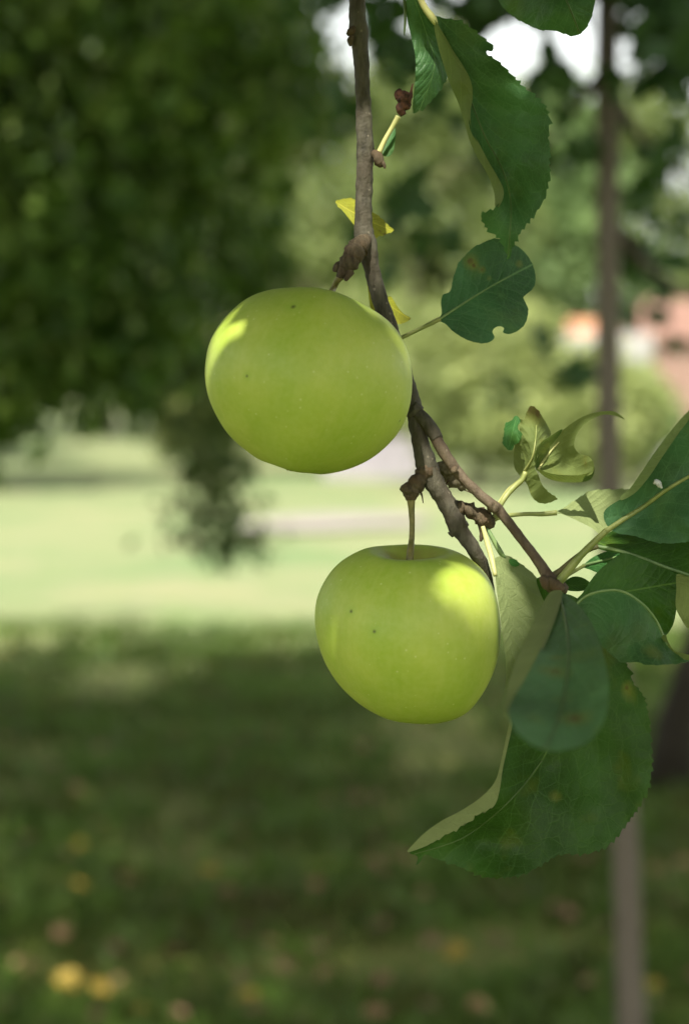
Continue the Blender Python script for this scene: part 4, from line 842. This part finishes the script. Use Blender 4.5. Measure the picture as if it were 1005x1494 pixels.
leafcloud(np.array(cl), .06, M['fol_young'], 'crown', yt, aspect=.6)

# ------------------------------------------------------------------ background trees and shrubs
def bgtree(name, label, x, y, h, rad, mat, trunk_h, size, n, group=None, lean=0, shape=1.0, nclump=60):
    z0 = terrain(x, y); o = empty(name, (x, y, z0)); tag(o, label, 'shrub' if 'shrub' in name else 'tree', group)
    bigtube([(x, y, z0-.1), (x+.1, y, z0+trunk_h), (x+lean, y, z0+h*.75)], [rad*.14, rad*.10, rad*.03], M['trunk'], 'trunk', o, .1, 2, 10, .6)
    cz = z0+trunk_h+(h-trunk_h)/2; hz = (h-trunk_h)/2
    cc = sphere_pts(nclump, (x+lean*.5, y, cz), (rad, rad, hz), .45)
    if shape != 1.0:
        f = np.clip(1-(cc[:, 2]-(cz-hz))/(2*hz), .08, 1)**shape; cc[:, 0] = x+(cc[:, 0]-x)*f*1.3; cc[:, 1] = y+(cc[:, 1]-y)*f*1.3
    n = int(n*1.5); per = n//nclump; base = np.repeat(cc, per, 0); p = base+RNG.normal(size=base.shape)*rad*.13
    p[:, 2] = np.maximum(p[:, 2], z0+.15)
    leafcloud(p, size, mat, 'crown', o, aspect=.75, bias=.2)
    for k in range(4):
        q = cc[RNG.integers(len(cc))]
        bigtube([(x, y, z0+trunk_h*.8), tuple((np.array((x, y, z0+trunk_h))+q)/2+np.array((0, 0, .3))), tuple(q)], [rad*.06, rad*.04, rad*.01], M['trunk'], 'limb', o, .05, 2, 7, .6)
    return o
def bx(px, d): return (px-502.5)/FPX*d
bgtree('shrub', 'pale olive shrub at the lawn edge just right of the upper apple', bx(690, 50), 50, 4.3, 2.1, M['bg_olive'], .5, .2, 5200, 'shrubs along the far lawn edge')
bgtree('shrub', 'pale olive shrub at the lawn edge behind the slim trunk', bx(835, 48), 48, 3.0, 1.9, M['bg_olive'], .4, .2, 4200, 'shrubs along the far lawn edge')
bgtree('shrub', 'pale shrub at the lawn edge seen between the upper apple and the dark crown', bx(300, 56), 56, 3.9, 1.5, M['bg_olive'], .4, .2, 3600, 'shrubs along the far lawn edge')
bgtree('shrub', 'green shrub at the lawn edge hidden partly by the upper apple', bx(520, 57), 57, 4.6, 2.4, M['bg_olive'], .5, .22, 4800, 'shrubs along the far lawn edge')
bgtree('shrub', 'fresh green shrub in front of the brick cottage', bx(930, 52), 52, 2.7, 1.0, M['bg_teal'], .3, .18, 3000, 'shrubs along the far lawn edge')
bgtree('broadleaf_tree', 'mid green tree beyond the lawn between branch and large hanging leaf', bx(600, 66), 66, 12.2, 3.4, M['bg_mid'], 2.0, .3, 6400, 'trees beyond the lawn')
bgtree('broadleaf_tree', 'olive brown tree beyond the lawn left of the branch', bx(455, 70), 70, 12.6, 3.0, M['bg_brown'], 2.2, .3, 5200, 'trees beyond the lawn')
bgtree('conifer', 'bluish green conical tree beyond the lawn left of the slim trunk', bx(820, 72), 72, 12.5, 3.4, M['bg_teal'], .8, .28, 7000, 'trees beyond the lawn', shape=.6, nclump=90)
bgtree('broadleaf_tree', 'olive tree above the brick cottage at the right edge', bx(965, 84), 84, 15, 4.6, M['bg_mid'], 2.2, .34, 6400, 'trees beyond the lawn')
bgtree('broadleaf_tree', 'olive brown tree beyond the lawn behind the rounded leaf', bx(715, 82), 82, 14, 3.8, M['bg_brown'], 2.5, .34, 6000, 'trees beyond the lawn')
bgtree('broadleaf_tree', 'tall tree beyond the lawn glimpsed through the dark crown', bx(150, 88), 88, 21, 9, M['bg_mid'], .8, .5, 9000, 'trees beyond the lawn')
bgtree('broadleaf_tree', 'low dark tree in the gap under the white outbuilding', bx(770, 58), 58, 3.6, 1.6, M['bg_mid'], .7, .22, 3000, 'trees beyond the lawn')
bgtree('shade_tree', 'isolated tree on the lawn whose shadow lies across the grass at the left', -10.5, 48, 13, 4.6, M['bg_mid'], 3.6, .45, 7500)
bgtree('shade_tree', 'second lawn tree outside the left of the view, casting shade on the slope', -16.5, 62, 15, 6.5, M['bg_mid'], 4, .5, 7500)

bgtree('broadleaf_tree', 'tall dim tree far beyond the lawn directly right of the branch', bx(640, 98), 98, 17.5, 5, M['bg_mid'], 2.5, .45, 7500, 'trees beyond the lawn')
for k, (x_, y_, h_, r_, mt_, wd1) in enumerate(((15, 70, 11, 4, 'bg_mid', 'rounded'), (23, 78, 13, 5, 'bg_brown', 'broad olive'), (31, 72, 10, 4.5, 'bg_olive', 'pale'), (-24, 84, 14, 6, 'bg_mid', 'spreading'))):
    bgtree('broadleaf_tree', wd1+' tree beyond the lawn, standing well outside the photograph', x_, y_, h_, r_, M[mt_], 1.5, .45, 4200, 'trees beyond the lawn')
# ------------------------------------------------------------------ buildings
def box(c, s):
    x, y, z = c; a, b, h = s[0]/2, s[1]/2, s[2]/2
    V = [(x+i*a, y+j*b, z+k*h) for k in (-1, 1) for j in (-1, 1) for i in (-1, 1)]
    return V, [(0, 2, 3, 1), (4, 5, 7, 6), (0, 1, 5, 4), (1, 3, 7, 5), (3, 2, 6, 7), (2, 0, 4, 6)]
m, nt, out = newmat('salmon brick'); pos = geopos(nt)
mp = nd(nt, 'ShaderNodeMapping'); mp.inputs['Rotation'].default_value = (math.radians(90), 0, 0); nt.links.new(pos, mp.inputs[0])
bk = nd(nt, 'ShaderNodeTexBrick'); nt.links.new(mp.outputs[0], bk.inputs[0]); bk.inputs['Scale'].default_value = 2.2
bk.inputs['Color1'].default_value = (.16, .082, .06, 1); bk.inputs['Color2'].default_value = (.2, .105, .08, 1); bk.inputs['Mortar'].default_value = (.5, .42, .36, 1)
bsdf(nt, out, bk.outputs[0], .9, spec=.2); M['brick'] = m
M['render'] = simple('white render', (.27, .27, .27), (.34, .33, .32), 2, .9, .1)
M['tile'] = simple('terracotta tiles', (.34, .15, .08), (.42, .22, .13), 4, .85, .3, .02)
M['pinktile'] = simple('faded pink roof tiles', (.155, .085, .065), (.2, .115, .09), 4, .85, .3, .02)
M['glass'] = simple('window glass', (.02, .03, .04), (.04, .05, .06), 1, .1, 0)
M['wood'] = simple('door wood', (.12, .07, .04), (.2, .12, .07), 20, .6, .2)
x0, yh = bx(932, 62), 62
z0 = terrain(x0+2.8, yh)
h = empty('brick_cottage', (x0+2.8, yh+2.5, z0)); tag(h, 'salmon brick cottage with a white plinth at the right edge beyond the lawn', 'house')
g = box((x0+2.8, yh+2.5, z0+2.35), (5.6, 5, 2.7)); mesh('wall', g[0], g[1], M['brick'], h, False)
g = box((x0+2.8, yh+2.5, z0+.49), (5.7, 5.1, 1.0)); mesh('plinth', g[0], g[1], M['render'], h, False)
V = [(x0-.2, yh-.3, z0+3.7), (x0+5.8, yh-.3, z0+3.7), (x0+5.8, yh+5.3, z0+3.7), (x0-.2, yh+5.3, z0+3.7), (x0+.5, yh+2.5, z0+5.0), (x0+5.1, yh+2.5, z0+5.0)]
rf = mesh('roof', V, [(0, 1, 5, 4), (1, 2, 5), (2, 3, 4, 5), (3, 0, 4), (0, 3, 2, 1)], M['pinktile'], h, False)
g = box((x0+4.2, yh+2.5, z0+5.1), (.5, .5, 1)); mesh('chimney', g[0], g[1], M['brick'], rf, False)
for xx in (2.3, 4.3):
    g = box((x0+xx, yh-.01, z0+2.3), (.9, .08, 1.1)); wf = mesh('window', g[0], g[1], M['render'], h, False)
    g = box((x0+xx, yh-.06, z0+2.3), (.74, .03, .94)); mesh('pane', g[0], g[1], M['glass'], wf, False)
yo = 59; z1 = terrain(bx(850, yo), yo); xa, xb = bx(812, yo), bx(950, yo)
ob = empty('white_outbuilding', ((xa+xb)/2, yo+2, z1)); tag(ob, 'long white outbuilding with an orange tiled roof section behind the slim trunk', 'outbuilding')
def pz(py, d): return CAMZ+(620-py)/FPX*d
zt = pz(487, yo)
g = box(((xa+xb)/2, yo+2, (z1+zt)/2), (xb-xa, 4, zt-z1)); mesh('wall', g[0], g[1], M['render'], ob, False)
zr = pz(478, yo)
xm = bx(838, yo); xn = bx(880, yo)
V = [(xm, yo-.15, zt-.65), (xn, yo-.15, zt-.65), (xn, yo+2, zr+.3), (xm, yo+2, zr+.3), (xm, yo+4.1, zt-.3), (xn, yo+4.1, zt-.3)]
mesh('roof', V, [(0, 1, 2, 3), (3, 2, 5, 4), (0, 3, 4), (1, 5, 2), (0, 4, 5, 1)], M['tile'], ob, False)
# pale garden wall behind the upper apple
yw = 54; xw0, xw1 = bx(470, yw), bx(612, yw); zw = terrain(1, yw)
gw = empty('garden_wall', ((xw0+xw1)/2, yw, zw)); tag(gw, 'low pale grey garden wall at the lawn edge behind the upper apple', 'wall')
g = box(((xw0+xw1)/2, yw, zw+.5), (xw1-xw0, .25, 1.1)); mesh('wall', g[0], g[1], simple('pale concrete', (.24, .225, .25), (.31, .29, .32), 3, .9, .1), gw, False)
g = box(((xw0+xw1)/2, yw, zw+1.09), (xw1-xw0+.08, .33, .07)); mesh('coping', g[0], g[1], M['path'], gw, False)

# ------------------------------------------------------------------ grass and fallen leaves
N = 52000
yy = 3.6+12.5*RNG.uniform(0, 1, N)**1.25; xx = RNG.uniform(-1, 1, N)*(yy*.17+.45)
den = np.array([noise.noise(Vector((a*1.1, b*1.1, 5)))+.5*noise.noise(Vector((a*4, b*4, 7))) for a, b in zip(xx, yy)])
k = den > -.15+.2*RNG.normal(size=N); xx, yy = xx[k], yy[k]; N = len(xx)
zz = np.array([terrain(a, b) for a, b in zip(xx, yy)])
hh = RNG.uniform(.03, .1, N); an = RNG.uniform(0, 2*np.pi, N); wd_ = RNG.uniform(.003, .007, N)*(1+yy/12); ln = RNG.normal(size=(N, 2))*.035
B0 = np.c_[xx-np.cos(an)*wd_, yy-np.sin(an)*wd_, zz-.005]; B1 = np.c_[xx+np.cos(an)*wd_, yy+np.sin(an)*wd_, zz-.005]
T = np.c_[xx+ln[:, 0], yy+ln[:, 1], zz+hh]; Mi = np.c_[xx+ln[:, 0]*.3+np.cos(an)*wd_*.8, yy+ln[:, 1]*.3+np.sin(an)*wd_*.8, zz+hh*.6]
Vg = np.stack([B0, B1, Mi, T], 1).reshape(-1, 3); Fg = (np.arange(N)[:, None]*4+np.array([[0, 1, 2, 3]]))
M['grass'] = foliage('grass blades', [(.085, .075, .018), (.075, .13, .02), (.12, .21, .03)], 1.3, (.08, .15, .03), .3)
tag(mesh('grass', Vg, Fg, M['grass'], smooth=False), 'short patchy grass in the shade under the trees', 'grass', kind='stuff')

def fallen(mat, label, loc, size, group):
    n = 7; V = []; F = []
    for i in range(n+1):
        t = i/n; wv = math.sin(math.pi*t**.85)**.8*.36*size
        for j, s_ in enumerate((-1, -.5, 0, .5, 1)):
            V.append(((t-.5)*size, s_*wv, size*(.10*abs(s_)**1.4*math.sin(math.pi*t)+.12*(t-.5)**2)))
    for i in range(n):
        for j in range(4): a = i*5+j; F.append((a, a+5, a+6, a+1))
    me = bpy.data.meshes.new('fallen_leaf'); me.from_pydata(V, [], F); me.update(); me.materials.append(mat)
    o = bpy.data.objects.new('fallen_leaf', me); COL.objects.link(o); return tag(o, label, 'leaf', group)
fy = simple('yellow fallen leaf', (.27, .18, .025), (.4, .29, .05), 30, .6, .2, trans=(.5, .35, .03), tfac=.2)
fo_ = simple('orange brown fallen leaf', (.17, .095, .045), (.25, .155, .08), 30, .7, .2)
fb = simple('dull brown fallen leaf', (.14, .08, .045), (.26, .15, .1), 30, .8, .2)
def ground_at(px, py):
    d = (P(px, py, 1)-CP); t = CAMZ/(-d.z); p = CP+d*t
    for _ in range(6):
        t = (CAMZ-terrain(p.x, p.y)-.03)/(-d.z); p = CP+d*t
    return p
protoY = protoO = protoB = None
LY = 'yellow fallen leaf on the shaded grass'; LO = 'orange brown fallen leaf on the shaded grass'; LB = 'dull brown fallen leaf on the shaded grass'
spec = [(305, 1280, 'y', 1.3, 'brightest yellow fallen leaf, alone on the dark grass below the lower apple'), (115, 1243, 'y', 1.1, 'upper of two yellow fallen leaves close together at lower left'), (117, 1300, 'y', 1.0, 'lower of two yellow fallen leaves close together at lower left'),
        (148, 1098, 'o', 1.2, 'tan fallen leaf lying highest among the spots at left'), (76, 1122, 'o', 1.1, 'orange brown fallen leaf beside the tan one at left'), (102, 1443, 'y', 1.5, 'large yellow fallen leaf near the bottom left corner'), (146, 1452, 'y', 1.0, 'small yellow fallen leaf beside the large corner one'),
        (357, 1467, 'y', 1.4, 'yellow fallen leaf at the bottom edge'), (665, 1400, 'y', 1.3, 'pale yellow fallen leaf below the large low leaf'), (190, 1292, 'o', 1.0, 'pale tan fallen leaf right of the two yellow ones'), (205, 1485, 'y', 1.1, 'greenish yellow fallen leaf cut by the bottom edge'), (520, 1172, 'o', 1.3, 'pinkish fallen leaf on the grass below the lower apple'),
        (395, 1385, 'o', 1.0, None), (10, 955, 'y', 1.6, 'yellow fallen leaf by the left edge near the sunlit lawn'), (150, 1010, 'o', 1.2, None), (460, 1300, 'o', 1.1, None), (540, 1265, 'o', 1.2, None), (575, 1255, 'o', 1.3, None), (600, 1265, 'o', 1.2, None), (560, 1280, 'o', 1.0, None), (255, 1400, 'o', 1.0, None), (330, 1210, 'o', 1., None), (500, 1130, 'o', 1, None), (950, 1450, 'y', .9, None), (550, 1490, 'o', 1.2, None), (90, 1370, 'o', 1, None), (30, 1420, 'o', 1.1, None), (480, 1430, 'o', 1.1, None)]
rr_ = random.Random(5)
for _ in range(85): spec.append((rr_.uniform(-20, 1020), 960+540*rr_.random()**.8, rr_.choice('bbbo'), rr_.uniform(.6, 1.1), None))
proto = {}
for px, py, kd, sc, lab in spec:
    mt, lb = {'y': (fy, LY), 'o': (fo_, LO), 'b': (fb, LB)}[kd]
    if kd not in proto: o = proto[kd] = fallen(mt, lb, None, .062, 'leaves fallen on the grass')
    else: o = proto[kd].copy(); COL.objects.link(o)
    o['label'] = lab or lb
    p = ground_at(px, py); o.location = (p.x, p.y, p.z+.02); o.scale = (sc,)*3
    o.rotation_euler = (rr_.uniform(-.1, .9), rr_.uniform(-.4, .4), rr_.uniform(-.7, .7))
